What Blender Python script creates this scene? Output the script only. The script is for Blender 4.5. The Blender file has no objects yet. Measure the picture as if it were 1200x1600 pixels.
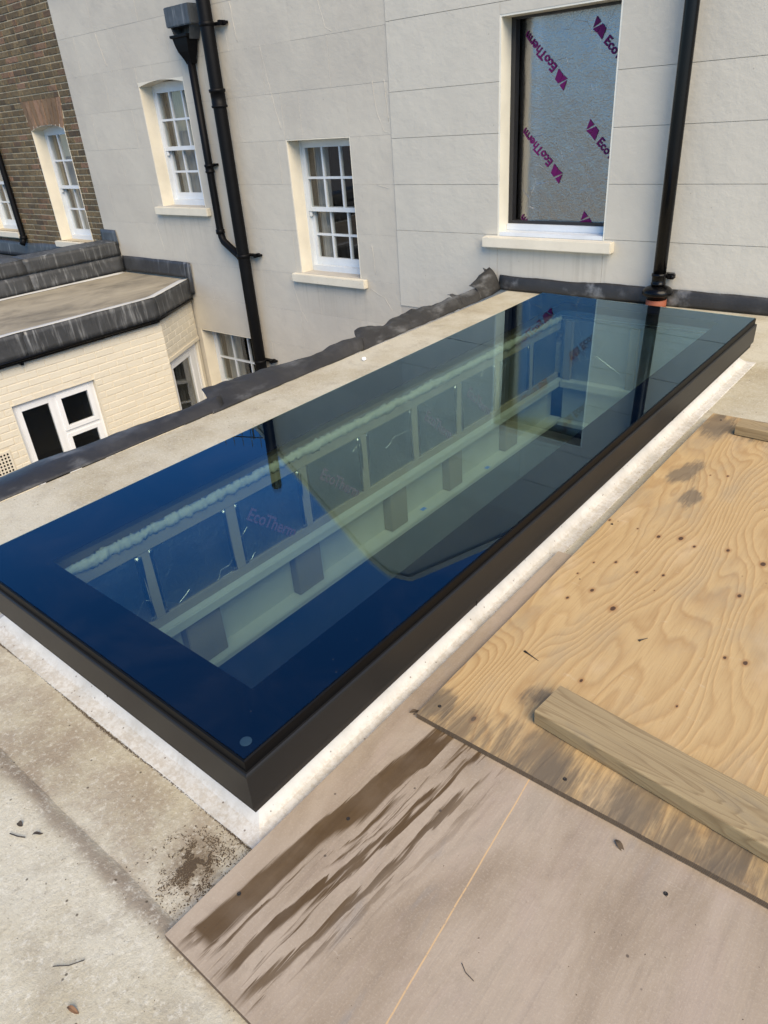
import bpy, bmesh, math, random
from mathutils import Vector, Matrix, noise as mnoise
random.seed(7)
sc = bpy.context.scene
C = sc.collection

# ------------------------------------------------------------------ camera
CAM_Z = 1.42
yaw, pitch, roll = math.radians(41.4447), math.radians(29.5669), math.radians(4.50055)
cyw, syw = math.cos(yaw), math.sin(yaw)
Rz = Matrix(((cyw, -syw, 0), (syw, cyw, 0), (0, 0, 1)))
right = Vector((1, 0, 0)); fwd = Vector((0, math.cos(pitch), -math.sin(pitch))); down = Vector((0, -math.sin(pitch), -math.cos(pitch)))
r2 = right * math.cos(roll) + down * math.sin(roll)
d2 = down * math.cos(roll) - right * math.sin(roll)
cr, cd, cf = Rz @ r2, Rz @ d2, Rz @ fwd
cam = bpy.data.cameras.new('camera'); co = bpy.data.objects.new('camera', cam); C.objects.link(co)
co.matrix_world = Matrix(((cr.x, -cd.x, -cf.x, 0), (cr.y, -cd.y, -cf.y, 0), (cr.z, -cd.z, -cf.z, CAM_Z), (0, 0, 0, 1)))
cam.sensor_fit = 'AUTO'; cam.sensor_width = 36; cam.lens = 36 * 1098.67 / 1600
cam.clip_start = 0.02; cam.clip_end = 2000
sc.camera = co

# ------------------------------------------------------------------ sky, sun, exposure
SUN_EL, SUN_AZ = math.radians(44), math.radians(119)      # azimuth from +Y towards +X
w = bpy.data.worlds.new('World'); sc.world = w; w.use_nodes = True
nt = w.node_tree; bg = nt.nodes['Background']
sky = nt.nodes.new('ShaderNodeTexSky'); sky.sky_type = 'NISHITA'; sky.sun_disc = False
sky.sun_elevation = SUN_EL; sky.sun_rotation = SUN_AZ; sky.air_density = 1.0; sky.dust_density = 0.4; sky.ozone_density = 6.0
hs = nt.nodes.new('ShaderNodeHueSaturation'); hs.inputs['Saturation'].default_value = 1.2      # deep clear blue
nt.links.new(sky.outputs[0], hs.inputs['Color']); nt.links.new(hs.outputs[0], bg.inputs[0]); bg.inputs[1].default_value = 0.062
sun = bpy.data.lights.new('sun', 'SUN'); sun.energy = 1.5; sun.angle = math.radians(50); sun.color = (1.0, 0.825, 0.575)
so = bpy.data.objects.new('sun', sun); C.objects.link(so)
sdir = Vector((math.sin(SUN_AZ) * math.cos(SUN_EL), math.cos(SUN_AZ) * math.cos(SUN_EL), math.sin(SUN_EL)))
so.rotation_euler = sdir.to_track_quat('Z', 'Y').to_euler(); so.location = sdir * 20
vs = sc.view_settings; vs.view_transform = 'Standard'; vs.look = 'None'; vs.gamma = 1; vs.exposure = 1.98
sc.render.engine = 'CYCLES'; sc.cycles.use_denoising = True
sc.cycles.max_bounces = 10; sc.cycles.transparent_max_bounces = 16; sc.cycles.caustics_reflective = False; sc.cycles.caustics_refractive = False

# ------------------------------------------------------------------ material helpers
class M:
    def __init__(s, name):
        s.m = bpy.data.materials.new(name); s.m.use_nodes = True; s.t = s.m.node_tree
        s.p = s.t.nodes['Principled BSDF']; s.out = s.t.nodes['Material Output']
        g = s.t.nodes.new('ShaderNodeNewGeometry'); s.pos = g.outputs['Position']; s.island = g.outputs['Random Per Island']
        s.nrm = g.outputs['Normal']
        s.rnd = s.t.nodes.new('ShaderNodeObjectInfo').outputs['Random']
    def _in(s, sock, v):
        if hasattr(v, 'default_value') or isinstance(v, bpy.types.NodeSocket): s.t.links.new(v, sock)
        elif isinstance(v, (tuple, list)) and len(v) == 3 and sock.type == 'RGBA': sock.default_value = (*v, 1)
        else: sock.default_value = v
    def math(s, op, a, b=0.0, c=0.0, clamp=False):
        n = s.t.nodes.new('ShaderNodeMath'); n.operation = op; n.use_clamp = clamp
        for i, v in enumerate((a, b, c)): s._in(n.inputs[i], v)
        return n.outputs[0]
    def xyz(s, v=None):
        n = s.t.nodes.new('ShaderNodeSeparateXYZ'); s._in(n.inputs[0], v or s.pos); return n.outputs
    def map(s, v, scale=(1, 1, 1), loc=(0, 0, 0), rot=(0, 0, 0)):
        n = s.t.nodes.new('ShaderNodeMapping'); s._in(n.inputs[0], v); n.inputs['Location'].default_value = loc
        n.inputs['Rotation'].default_value = rot; n.inputs['Scale'].default_value = scale; return n.outputs[0]
    def noise(s, v, scale, detail=4, rough=.55, dist=0.0):
        n = s.t.nodes.new('ShaderNodeTexNoise'); s._in(n.inputs['Vector'], v); n.inputs['Scale'].default_value = scale
        n.inputs['Detail'].default_value = detail; n.inputs['Roughness'].default_value = rough; n.inputs['Distortion'].default_value = dist
        return n.outputs[0]
    def voro(s, v, scale, rand=1.0, out='Distance', feature='F1'):
        n = s.t.nodes.new('ShaderNodeTexVoronoi'); s._in(n.inputs['Vector'], v); n.inputs['Scale'].default_value = scale
        n.inputs['Randomness'].default_value = rand; n.feature = feature; return n.outputs[out]
    def ramp(s, f, stops, interp='LINEAR'):
        n = s.t.nodes.new('ShaderNodeValToRGB'); s._in(n.inputs[0], f); e = n.color_ramp.elements; n.color_ramp.interpolation = interp
        while len(e) < len(stops): e.new(1)
        for i, (p, c) in enumerate(stops):
            e[i].position = p; e[i].color = (*c, 1) if isinstance(c, tuple) else (c, c, c, 1)
        return n.outputs[0]
    def step(s, f, a, b): # smooth 0..1 between a and b
        n = s.t.nodes.new('ShaderNodeMapRange'); n.interpolation_type = 'SMOOTHSTEP'; s._in(n.inputs[0], f)
        if a <= b: n.inputs[1].default_value, n.inputs[2].default_value, n.inputs[3].default_value, n.inputs[4].default_value = a, b, 0, 1
        else: n.inputs[1].default_value, n.inputs[2].default_value, n.inputs[3].default_value, n.inputs[4].default_value = b, a, 1, 0
        return n.outputs[0]
    def mix(s, f, a, b, mode='MIX'):
        n = s.t.nodes.new('ShaderNodeMix'); n.data_type = 'RGBA'; n.blend_type = mode
        s._in(n.inputs[0], f); s._in(n.inputs[6], a); s._in(n.inputs[7], b); return n.outputs[2]
    def bump(s, h, strength=.3, dist=.01, prev=None):
        n = s.t.nodes.new('ShaderNodeBump'); s._in(n.inputs['Height'], h); n.inputs['Strength'].default_value = strength
        n.inputs['Distance'].default_value = dist
        if prev is not None: s._in(n.inputs['Normal'], prev)
        return n.outputs[0]
    def done(s, col=None, rough=.6, metal=0.0, nrm=None, spec=None):
        if col is not None: s._in(s.p.inputs['Base Color'], col)
        s._in(s.p.inputs['Roughness'], rough); s._in(s.p.inputs['Metallic'], metal)
        if spec is not None: s._in(s.p.inputs['Specular IOR Level'], spec)
        if nrm is not None: s._in(s.p.inputs['Normal'], nrm)
        return s.m

def mat_stucco(name, a, b, stain=.5):
    m = M(name)
    big = m.noise(m.pos, 0.9, 5, .6)
    col = m.mix(m.step(big, .35, .7), a, b)
    pt = m.noise(m.map(m.pos, (1, 1, 1), (3, 0, 5)), 2.6, 6, .68, .8)
    col = m.mix(m.math('MULTIPLY', m.step(pt, .52, .70), .22), col, tuple(x * .86 for x in b))
    streak = m.noise(m.map(m.pos, (5, 5, .55)), 1.4, 6, .65)
    col = m.mix(m.math('MULTIPLY', m.step(streak, .55, .8), .35 * stain), col, tuple(x * .72 for x in a))
    X, Y_, Z = m.xyz()
    for sx0, sx1, sz in ((-8.2, -7.1, .51), (-5.9, -4.8, -.12), (-3.45, -2.28, .35)):
        band = m.math('MULTIPLY', m.math('MULTIPLY', m.step(X, sx0, sx0 + .05), m.step(X, sx1, sx1 - .05)), m.math('MULTIPLY', m.step(Z, sz - .55, sz - .02), m.step(Z, sz + .01, sz)))
        run = m.step(m.noise(m.map(m.pos, (26, 1, 1.1)), 1.0, 4, .6), .46, .70)
        col = m.mix(m.math('MULTIPLY', m.math('MULTIPLY', band, run), .28), col, (.27, .245, .20))
    tone = m.math('MULTIPLY_ADD', m.rnd, .07, .965)
    col = m.mix(1.0, col, m.ramp(tone, [(0, 0.0), (1, 1.0)]), 'MULTIPLY')
    sp = m.voro(m.pos, 7.0)
    col = m.mix(m.math('MULTIPLY', m.step(sp, .045, .02), .5), col, (.2, .18, .15))
    h = m.math('ADD', m.math('MULTIPLY', m.noise(m.pos, 7, 5, .6), 1.0), m.math('MULTIPLY', m.noise(m.pos, 90, 3, .6), .10))
    n = m.bump(h, .55, .012)
    return m.done(col, .85, 0, n, .25)

def mat_paint(name, c, rough=.5, wear=0.0, wearcol=(.3, .27, .23), bump=.15):
    m = M(name)
    n1 = m.noise(m.pos, 3.5, 5, .6)
    col = m.mix(m.step(n1, .3, .75), c, tuple(x * .88 for x in c))
    if wear:
        f = m.step(m.noise(m.map(m.pos, (1, 1, 3)), 26, 5, .7), .70 - .12 * wear, .74 - .12 * wear)
        col = m.mix(m.math('MULTIPLY', f, .8), col, wearcol)
    return m.done(col, rough, 0, m.bump(m.noise(m.pos, 45, 4), bump, .004))

def mat_lead(name, c, streaky=.6, vertical=True):
    m = M(name)
    n1 = m.noise(m.pos, 4, 6, .65)
    col = m.ramp(n1, [(.25, tuple(x * .7 for x in c)), (.55, c), (.8, tuple(min(1, x * 1.7 + .01) for x in c))])
    sc_ = (22, 22, 1.6) if vertical else (7, 3, 7)
    st = m.noise(m.map(m.pos, sc_), 1.0, 5, .6)
    f = m.math('MULTIPLY', m.step(st, .50, .74), m.step(m.noise(m.pos, 2.3, 3), .33, .60))
    col = m.mix(m.math('MULTIPLY', f, streaky), col, (.38, .39, .39))
    dk = m.step(m.noise(m.map(m.pos, sc_, (3, 7, 1)), .8, 4, .6), .55, .75)
    col = m.mix(m.math('MULTIPLY', dk, .5), col, tuple(x * .4 for x in c))
    return m.done(col, m.math('MULTIPLY_ADD', n1, .3, .36), .25, m.bump(m.noise(m.pos, 13, 5, .6), .4, .012))

def mat_simple(name, c, rough=.5, metal=0.0, bump=.0, bscale=40, var=.15, spec=None):
    m = M(name)
    col = m.mix(m.noise(m.pos, 6, 4), tuple(x * (1 - var) for x in c), tuple(min(1, x * (1 + var)) for x in c))
    return m.done(col, rough, metal, m.bump(m.noise(m.pos, bscale, 4), bump, .004) if bump else None, spec)

def mat_glass(name, tint, refl, boost=1.0, ior=1.5, rough=.0):
    m = M(name); t = m.t
    fr = t.nodes.new('ShaderNodeFresnel')
    bf = t.nodes.new('ShaderNodeNewGeometry').outputs['Backfacing']
    t.links.new(m.math('MULTIPLY_ADD', bf, 1 / ior - ior, ior), fr.inputs[0])   # same reflectance from either side of the sheet
    f = m.math('MULTIPLY', fr.outputs[0], boost, clamp=True)
    tr = t.nodes.new('ShaderNodeBsdfTransparent'); tr.inputs[0].default_value = (*tint, 1)
    gl = t.nodes.new('ShaderNodeBsdfGlossy'); gl.inputs['Color'].default_value = (*refl, 1); gl.inputs['Roughness'].default_value = rough
    mx = t.nodes.new('ShaderNodeMixShader'); t.links.new(f, mx.inputs[0]); t.links.new(tr.outputs[0], mx.inputs[1]); t.links.new(gl.outputs[0], mx.inputs[2])
    t.links.new(mx.outputs[0], m.out.inputs[0]); return m.m

STUCCO = mat_stucco('aged_stucco', (.505, .472, .398), (.445, .415, .355))
STUCCO2 = mat_stucco('fresh_stucco', (.525, .497, .425), (.485, .46, .395), .3)
JOINT = mat_simple('stucco_joint', (.42, .39, .335), .9)
CREAM = mat_paint('cream_paint', (.70, .645, .52), .55)
SILLM = mat_paint('sill_paint', (.66, .61, .49), .6, .5, (.34, .30, .23))
WHITEW = mat_paint('white_wood_paint', (.64, .67, .69), .45)
WHITEOLD = mat_paint('flaking_white_paint', (.63, .66, .67), .5, .45, (.25, .23, .2))
UPVC = mat_simple('white_upvc', (.68, .70, .72), .35, var=.05)
BLACKP = mat_simple('black_pipe_paint', (.003, .003, .0035), .5, bump=.25, bscale=25, var=.4, spec=.12)
BLACKG = mat_simple('black_gloss_plastic', (.002, .002, .0023), .26, var=.3, spec=.2)
LEAD = mat_lead('lead_sheet', (.050, .052, .054), .5)
LEADD = mat_lead('dark_lead_sheet', (.034, .033, .031), .45, False)
LEADB = mat_lead('blue_lead', (.062, .070, .078), .6)
WINGLASS = mat_glass('window_glass', (.80, .83, .82), (1, 1, 1), 1.6)
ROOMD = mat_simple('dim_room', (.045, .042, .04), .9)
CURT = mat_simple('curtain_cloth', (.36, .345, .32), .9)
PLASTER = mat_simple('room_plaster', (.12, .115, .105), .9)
TERRA = mat_simple('terracotta', (.24, .068, .032), .7, bump=.3)
FRAMEM = mat_simple('dark_grey_powder_coat', (.0118, .0118, .0115), .42, 0, bump=.06, bscale=300, spec=.3)
FRAMEL = mat_simple('dull_grey_trim', (.024, .021, .018), .6, bump=.1, spec=.3)
GASKET = mat_simple('black_rubber', (.002, .002, .0022), .5, spec=.15)
FRIT = mat_simple('black_print_sky_tint', (.0012, .003, .009), .8, var=.02, spec=0.0)  # black print, with blue of the reflected sky put into its base colour
GLASS = mat_glass('coated_glass', (.80, .885, .84), (.56, .80, .96), 1.38, 1.52)
def add_dust(mt):
    t = mt.node_tree; out = t.nodes['Material Output']; src = out.inputs[0].links[0].from_socket
    m = M.__new__(M); m.m = mt; m.t = t
    g_ = t.nodes.new('ShaderNodeNewGeometry'); pos = g_.outputs['Position']; nz = t.nodes.new('ShaderNodeSeparateXYZ'); t.links.new(g_.outputs['Normal'], nz.inputs[0])
    n1 = m.noise(pos, 3.0, 6, .7, .8); n2 = m.noise(m.map(pos, (1.3, .5, 1)), 9, 5, .65)
    f = m.math('MULTIPLY', m.step(n1, .40, .78), m.math('MULTIPLY_ADD', n2, .022, .0))
    v = m.voro(pos, 55); c = m.voro(pos, 55, 1, 'Color'); cx = t.nodes.new('ShaderNodeSeparateXYZ'); t.links.new(c, cx.inputs[0])
    f = m.math('ADD', f, m.math('MULTIPLY', m.math('MULTIPLY', m.step(v, .13, .04), m.step(cx.outputs[0], .93, .95)), .10))
    f = m.math('MULTIPLY', f, m.step(nz.outputs[2], .5, .9))
    d = t.nodes.new('ShaderNodeBsdfDiffuse'); d.inputs[0].default_value = (.42, .40, .36, 1)
    mx = t.nodes.new('ShaderNodeMixShader'); t.links.new(f, mx.inputs[0]); t.links.new(src, mx.inputs[1]); t.links.new(d.outputs[0], mx.inputs[2]); t.links.new(mx.outputs[0], out.inputs[0])
add_dust(GLASS)
STICK = mat_simple('etched_mark', (.03, .05, .075), .6, spec=.1)
PURPLE = mat_simple('purple_print', (.10, .004, .075), .5, var=.2, spec=.2)
PURPLED = mat_simple('faded_purple_print', (.12, .06, .11), .55, var=.2)
BLUETAPE = mat_simple('blue_tape', (.03, .16, .55), .5)
FOAMM = mat_simple('expanding_foam', (.33, .33, .27), .9, bump=.8, bscale=60)
STUDW = mat_simple('sawn_stud', (.20, .17, .115), .8, bump=.3, bscale=50, var=.25)
STEELW = mat_paint('painted_steel', (.38, .385, .345), .5, .25, (.2, .18, .15))
FLOORD = mat_simple('dark_floor', (.012, .012, .013), .7)
ANTM = mat_simple('weathered_aluminium', (.12, .12, .12), .5, .6)
SLATE = mat_simple('slate', (.06, .062, .07), .6, bump=.3)
GROUNDM = mat_simple('paving', (.20, .19, .17), .9, bump=.3)

def mat_foil(name, c, r0=.12, bs=.16):
    m = M(name)
    cr_ = m.noise(m.map(m.pos, (3, 3, 1.1)), 4.0, 6, .62, 1.2)
    h = m.math('ADD', m.noise(m.pos, 60, 4, .7), m.math('MULTIPLY', cr_, 1.6))
    vor = m.voro(m.map(m.pos, (2.6, 2.6, 1.7)), 2.2, 1, 'Distance', 'DISTANCE_TO_EDGE')
    crease = m.math('MULTIPLY', m.step(vor, .006, .0), m.step(m.noise(m.pos, 3, 2), .5, .62))
    h2 = m.math('ADD', h, m.math('MULTIPLY', crease, 1.2))
    col = m.mix(m.math('MULTIPLY', crease, m.step(m.noise(m.pos, 5, 3), .5, .6)), c, (.85, .86, .84))
    return m.done(col, m.math('MULTIPLY_ADD', m.noise(m.pos, 9, 3), .14, r0), 1.0, m.bump(h2, bs, .006))
FOIL = mat_foil('foil_facing', (.33, .32, .305), .17, .42)
FOILI = mat_foil('dull_foil_facing', (.46, .47, .47), .26, .75)

def mat_brick(name, painted=False, island=False):
    m = M(name); r = m.island if island else m.rnd
    if painted:
        col = m.mix(m.noise(m.pos, 2.5, 5), (.63, .59, .49), (.57, .53, .435))
        col = m.mix(m.math('MULTIPLY', r, .12), col, (.56, .51, .39))
        return m.done(col, .6, 0, m.bump(m.noise(m.pos, 38, 5, .65), .5, .006))
    col = m.ramp(r, [(0, (.080, .058, .030)), (.2, (.140, .102, .050)), (.45, (.105, .076, .038)), (.62, (.175, .130, .066)), (.8, (.060, .044, .026)), (.93, (.16, .095, .052)), (1, (.22, .13, .08))])
    col = m.mix(m.step(m.noise(m.pos, 30, 5, .7), .42, .80), col, (.035, .026, .017))
    return m.done(col, .9, 0, m.bump(m.noise(m.pos, 55, 5, .7), .8, .01))
BRICK = mat_brick('stock_brick'); BRICKI = mat_brick('stock_brick_far', island=True)
PBRICK = mat_brick('painted_brick', True)
MORTAR = mat_simple('mortar', (.44, .37, .25), .95, bump=.6, bscale=60, var=.3)
def mat_vouss():
    m = M('rubbed_brick'); col = m.ramp(m.rnd, [(0, (.12, .075, .042)), (.5, (.22, .14, .078)), (1, (.27, .16, .10))])
    col = m.mix(m.step(m.noise(m.map(m.pos, (30, 30, 9)), 1, 5, .7), .45, .8), col, (.07, .048, .03))
    return m.done(col, .9, 0, m.bump(m.noise(m.pos, 40, 5), .8, .01))
VOUSS = mat_vouss()

def mat_roof():
    m = M('roof_membrane'); x, y, z = m.xyz()
    a = m.noise(m.pos, 1.7, 7, .66)
    col = m.ramp(a, [(.25, (.285, .235, .15)), (.42, (.39, .345, .24)), (.58, (.485, .45, .345)), (.78, (.40, .36, .26))])
    b = m.noise(m.map(m.pos, (1, 1, 1), (5, 2, 0)), 6, 6, .7)
    col = m.mix(m.math('MULTIPLY', m.step(b, .5, .75), .45), col, (.215, .18, .13))
    gn = m.noise(m.map(m.pos, (1, 1, 1), (1, 9, 0)), 3, 5, .6)
    col = m.mix(m.math('MULTIPLY', m.step(gn, .55, .75), .3), col, (.40, .41, .34))
    # brownish grime that gathers beside the kerb and the lap joint
    k = m.math('MULTIPLY', m.step(y, .25, .33), m.step(y, .60, .48))
    k = m.math('MULTIPLY', k, m.step(m.noise(m.pos, 8, 5, .7), .36, .62))
    col = m.mix(m.math('MULTIPLY', k, .5), col, (.22, .16, .11))
    lap = m.step(m.math('ABSOLUTE', m.math('SUBTRACT', m.math('MULTIPLY_ADD', m.noise(m.pos, 6, 4), .05, y), .322)), .035, .0)
    col = m.mix(m.math('MULTIPLY', m.math('MULTIPLY', lap, m.step(x, -.5, -.9)), .7), col, (.17, .13, .09))
    dx = m.math('MULTIPLY', m.math('ADD', x, 1.015), 1.0); dy = m.math('SUBTRACT', y, .432)
    rr = m.math('ADD', m.math('SQRT', m.math('ADD', m.math('MULTIPLY', dx, dx), m.math('MULTIPLY', dy, dy))), m.math('MULTIPLY_ADD', m.noise(m.pos, 22, 5, .7), .16, -.08))
    col = m.mix(m.math('MULTIPLY', m.step(rr, .095, .01), .75), col, (.13, .088, .045))
    fine = m.noise(m.pos, 120, 5, .8)
    col = m.mix(m.math('MULTIPLY', m.step(fine, .50, .70), .5), col, (.22, .185, .13))
    f2 = m.noise(m.map(m.pos, (1, 1, 1), (4, 4, 0)), 70, 5, .8)
    col = m.mix(m.math('MULTIPLY', m.step(f2, .50, .68), .60), col, (.60, .57, .47))
    f3 = m.noise(m.map(m.pos, (1, 1, 1), (8, 1, 0)), 17, 6, .75)
    col = m.mix(m.math('MULTIPLY', m.step(f3, .55, .72), .45), col, (.25, .205, .14))
    sp = m.voro(m.pos, 42); sr = m.voro(m.pos, 42, 1, 'Color')
    f = m.math('MULTIPLY', m.step(sp, .17, .08), m.step(m.xyz(sr)[0], .80, .84))
    col = m.mix(m.math('MULTIPLY', f, .85), col, (.07, .055, .035))
    h = m.math('ADD', m.math('MULTIPLY', m.noise(m.pos, 5, 5, .6), 1.2), m.math('MULTIPLY', m.noise(m.pos, 110, 4, .75), .45))
    return m.done(col, .72, 0, m.bump(h, .5, .012), .35)
ROOFM = mat_roof()

def mat_upstand():
    m = M('white_kerb_coating'); x, y, z = m.xyz()
    a = m.noise(m.pos, 5, 6, .65)
    col = m.ramp(a, [(.3, (.43, .42, .38)), (.55, (.58, .57, .53)), (.8, (.50, .485, .445))])
    low = m.math('MULTIPLY', m.step(z, .03, .004), m.step(m.noise(m.pos, 60, 6, .8), .42, .60))
    col = m.mix(m.math('MULTIPLY', low, .40), col, (.30, .235, .145))
    sp = m.voro(m.pos, 60); sr = m.voro(m.pos, 60, 1, 'Color')
    f = m.math('MULTIPLY', m.step(sp, .2, .1), m.step(m.xyz(sr)[0], .82, .86))
    col = m.mix(m.math('MULTIPLY', f, .8), col, (.10, .07, .045))
    return m.done(col, .6, 0, m.bump(m.noise(m.pos, 40, 6, .65), .35, .004))
KERBM = mat_upstand()

def mat_ply_grey():
    m = M('weathered_plywood'); x, y, z = m.xyz()
    a = m.noise(m.map(m.pos, (1.6, .55, 1)), 3.2, 7, .62, .6)
    col = m.ramp(a, [(.25, (.20, .150, .10)), (.45, (.30, .238, .168)), (.58, (.36, .292, .215)), (.75, (.285, .238, .175))])
    pk = m.noise(m.map(m.pos, (2.4, .8, 1), (4, 1, 0)), 3, 5, .6, 1.0)
    col = m.mix(m.math('MULTIPLY', m.step(pk, .5, .7), .4), col, (.35, .275, .215))
    gy = m.noise(m.map(m.pos, (2.8, .7, 1), (9, 3, 0)), 2.5, 5, .6, 1.5)
    col = m.mix(m.math('MULTIPLY', m.step(gy, .56, .72), .5), col, (.235, .215, .19))
    grain = m.noise(m.map(m.pos, (90, 3.5, 1)), 1.0, 4, .6, .4)
    col = m.mix(m.math('MULTIPLY', m.step(grain, .5, .75), .16), col, (.18, .14, .11))
    mot = m.noise(m.pos, 24, 6, .75)
    col = m.mix(m.math('MULTIPLY', m.step(mot, .5, .72), .28), col, (.21, .17, .125))
    mo2 = m.noise(m.map(m.pos, (1, 1, 1), (3, 8, 0)), 190, 4, .75)
    col = m.mix(m.math('MULTIPLY', m.step(mo2, .5, .68), .30), col, (.46, .39, .30))
    scr = m.noise(m.map(m.pos, (9, 60, 1), (1, 2, 0), (0, 0, .5)), 1.0, 5, .8)
    col = m.mix(m.math('MULTIPLY', m.step(scr, .64, .70), .3), col, (.47, .40, .32))
    # water stains running with the grain
    yy = m.math('SUBTRACT', y, .28)
    xs = m.math('SUBTRACT', x, m.math('MULTIPLY', yy, .11))
    edge = m.noise(m.map(m.pos, (85, 2.2, 1)), 1.0, 4, .6)
    wob = m.noise(m.map(m.pos, (3, 1.0, 1)), 3, 3, .5)
    xs2 = m.math('ADD', m.math('ADD', xs, m.math('MULTIPLY_ADD', wob, .07, -.035)), m.math('MULTIPLY_ADD', edge, .03, -.015))
    cb = m.t.nodes.new('ShaderNodeCombineXYZ'); m._in(cb.inputs[0], xs2); m._in(cb.inputs[1], y)
    s1 = m.noise(m.map(cb.outputs[0], (44, 2.3, 1), (0.3, 0.2, 0)), 1.0, 3, .5, .30)
    s1 = m.math('ADD', s1, m.math('MULTIPLY_ADD', edge, .34, -.17))
    reg = m.math('MULTIPLY', m.math('MULTIPLY', m.step(xs, -.905, -.885), m.step(xs, -.61, -.72)), m.math('MULTIPLY', m.step(m.math('ADD', y, m.math('MULTIPLY', edge, .12)), .34, .40), m.step(y, 1.25, 1.12)))
    st = m.math('MULTIPLY', m.step(s1, .485, .575), reg)
    main = m.step(m.math('ABSOLUTE', m.math('ADD', xs2, m.math('MULTIPLY_ADD', yy, -.02, .868))), .036, .025)
    main = m.math('MULTIPLY', main, m.math('MULTIPLY', m.step(y, .31, .335), m.step(m.math('ADD', y, m.math('MULTIPLY', edge, .3)), 1.22, 1.12)))
    st = m.math('MAXIMUM', st, main)
    fall = m.math('MULTIPLY', st, m.math('MULTIPLY_ADD', m.noise(m.pos, 9, 4), .5, .72), clamp=True)
    stc = m.mix(m.noise(m.map(m.pos, (40, 3, 1)), 1.2, 3), (.058, .034, .014), (.125, .080, .037))
    col = m.mix(fall, col, stc)
    # pale scored line
    ln = m.math('ABSOLUTE', m.math('ADD', m.math('MULTIPLY_ADD', m.math('SUBTRACT', y, .44), .089, x), m.math('MULTIPLY_ADD', m.noise(m.pos, 6, 3), .006, .467)))
    lf = m.math('MULTIPLY', m.step(ln, .0021, .0010), m.step(m.noise(m.pos, 70, 3, .7), .30, .42))
    col = m.mix(m.math('MULTIPLY', lf, .8), col, (.56, .37, .18))
    sp = m.voro(m.pos, 22); sr = m.voro(m.pos, 22, 1, 'Color')
    f = m.math('MULTIPLY', m.step(sp, .10, .05), m.step(m.xyz(sr)[0], .80, .84))
    col = m.mix(m.math('MULTIPLY', f, .8), col, (.06, .045, .035))
    nz = m.step(m.xyz(m.nrm)[2], .6, .3)
    ply = m.math('SINE', m.math('MULTIPLY', z, 1500))
    col = m.mix(nz, col, m.mix(m.step(ply, -.2, .2), (.07, .05, .035), (.17, .12, .08)))
    h = m.math('ADD', m.math('ADD', m.math('MULTIPLY', grain, .4), m.noise(m.pos, 4, 4)), m.math('MULTIPLY', mo2, .25))
    rgh = m.math('MULTIPLY_ADD', fall, -.25, .8)
    return m.done(col, rgh, 0, m.bump(h, .3, .006), .3)
PLYG = mat_ply_grey()

KNOTS = [(-0.623, 1.732, 6), (-0.715, 1.784, 5), (-0.761, 1.705, 4), (-0.593, 2.236, 6), (-0.661, 2.207, 5), (-0.538, 2.209, 4), (-0.438, 2.245, 5), (-0.639, 1.957, 4), (-0.562, 1.986, 4), (-0.718, 1.975, 4), (-0.794, 1.845, 3), (-0.334, 2.005, 5), (-0.322, 2.222, 6), (-0.233, 1.704, 5), (-0.284, 1.695, 4), (-0.555, 1.891, 2), (-0.662, 2.771, 3), (-0.602, 2.798, 4), (-0.778, 1.933, 3), (-0.742, 2.22, 3), (-0.325, 1.442, 3), (-0.563, 1.389, 4), (-0.724, 1.105, 5), (-0.85, 2.224, 4)]
SMUDGE = [(-.75, 2.74, .10), (-.66, 2.55, .06), (-.80, 3.30, .16), (-.60, 3.36, .16), (-.815, 1.09, .06), (-.62, 1.26, .07), (-.50, 1.08, .13), (-.30, 1.08, .14), (-.1, 1.1, .12), (.1, 1.9, .1)]
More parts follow.
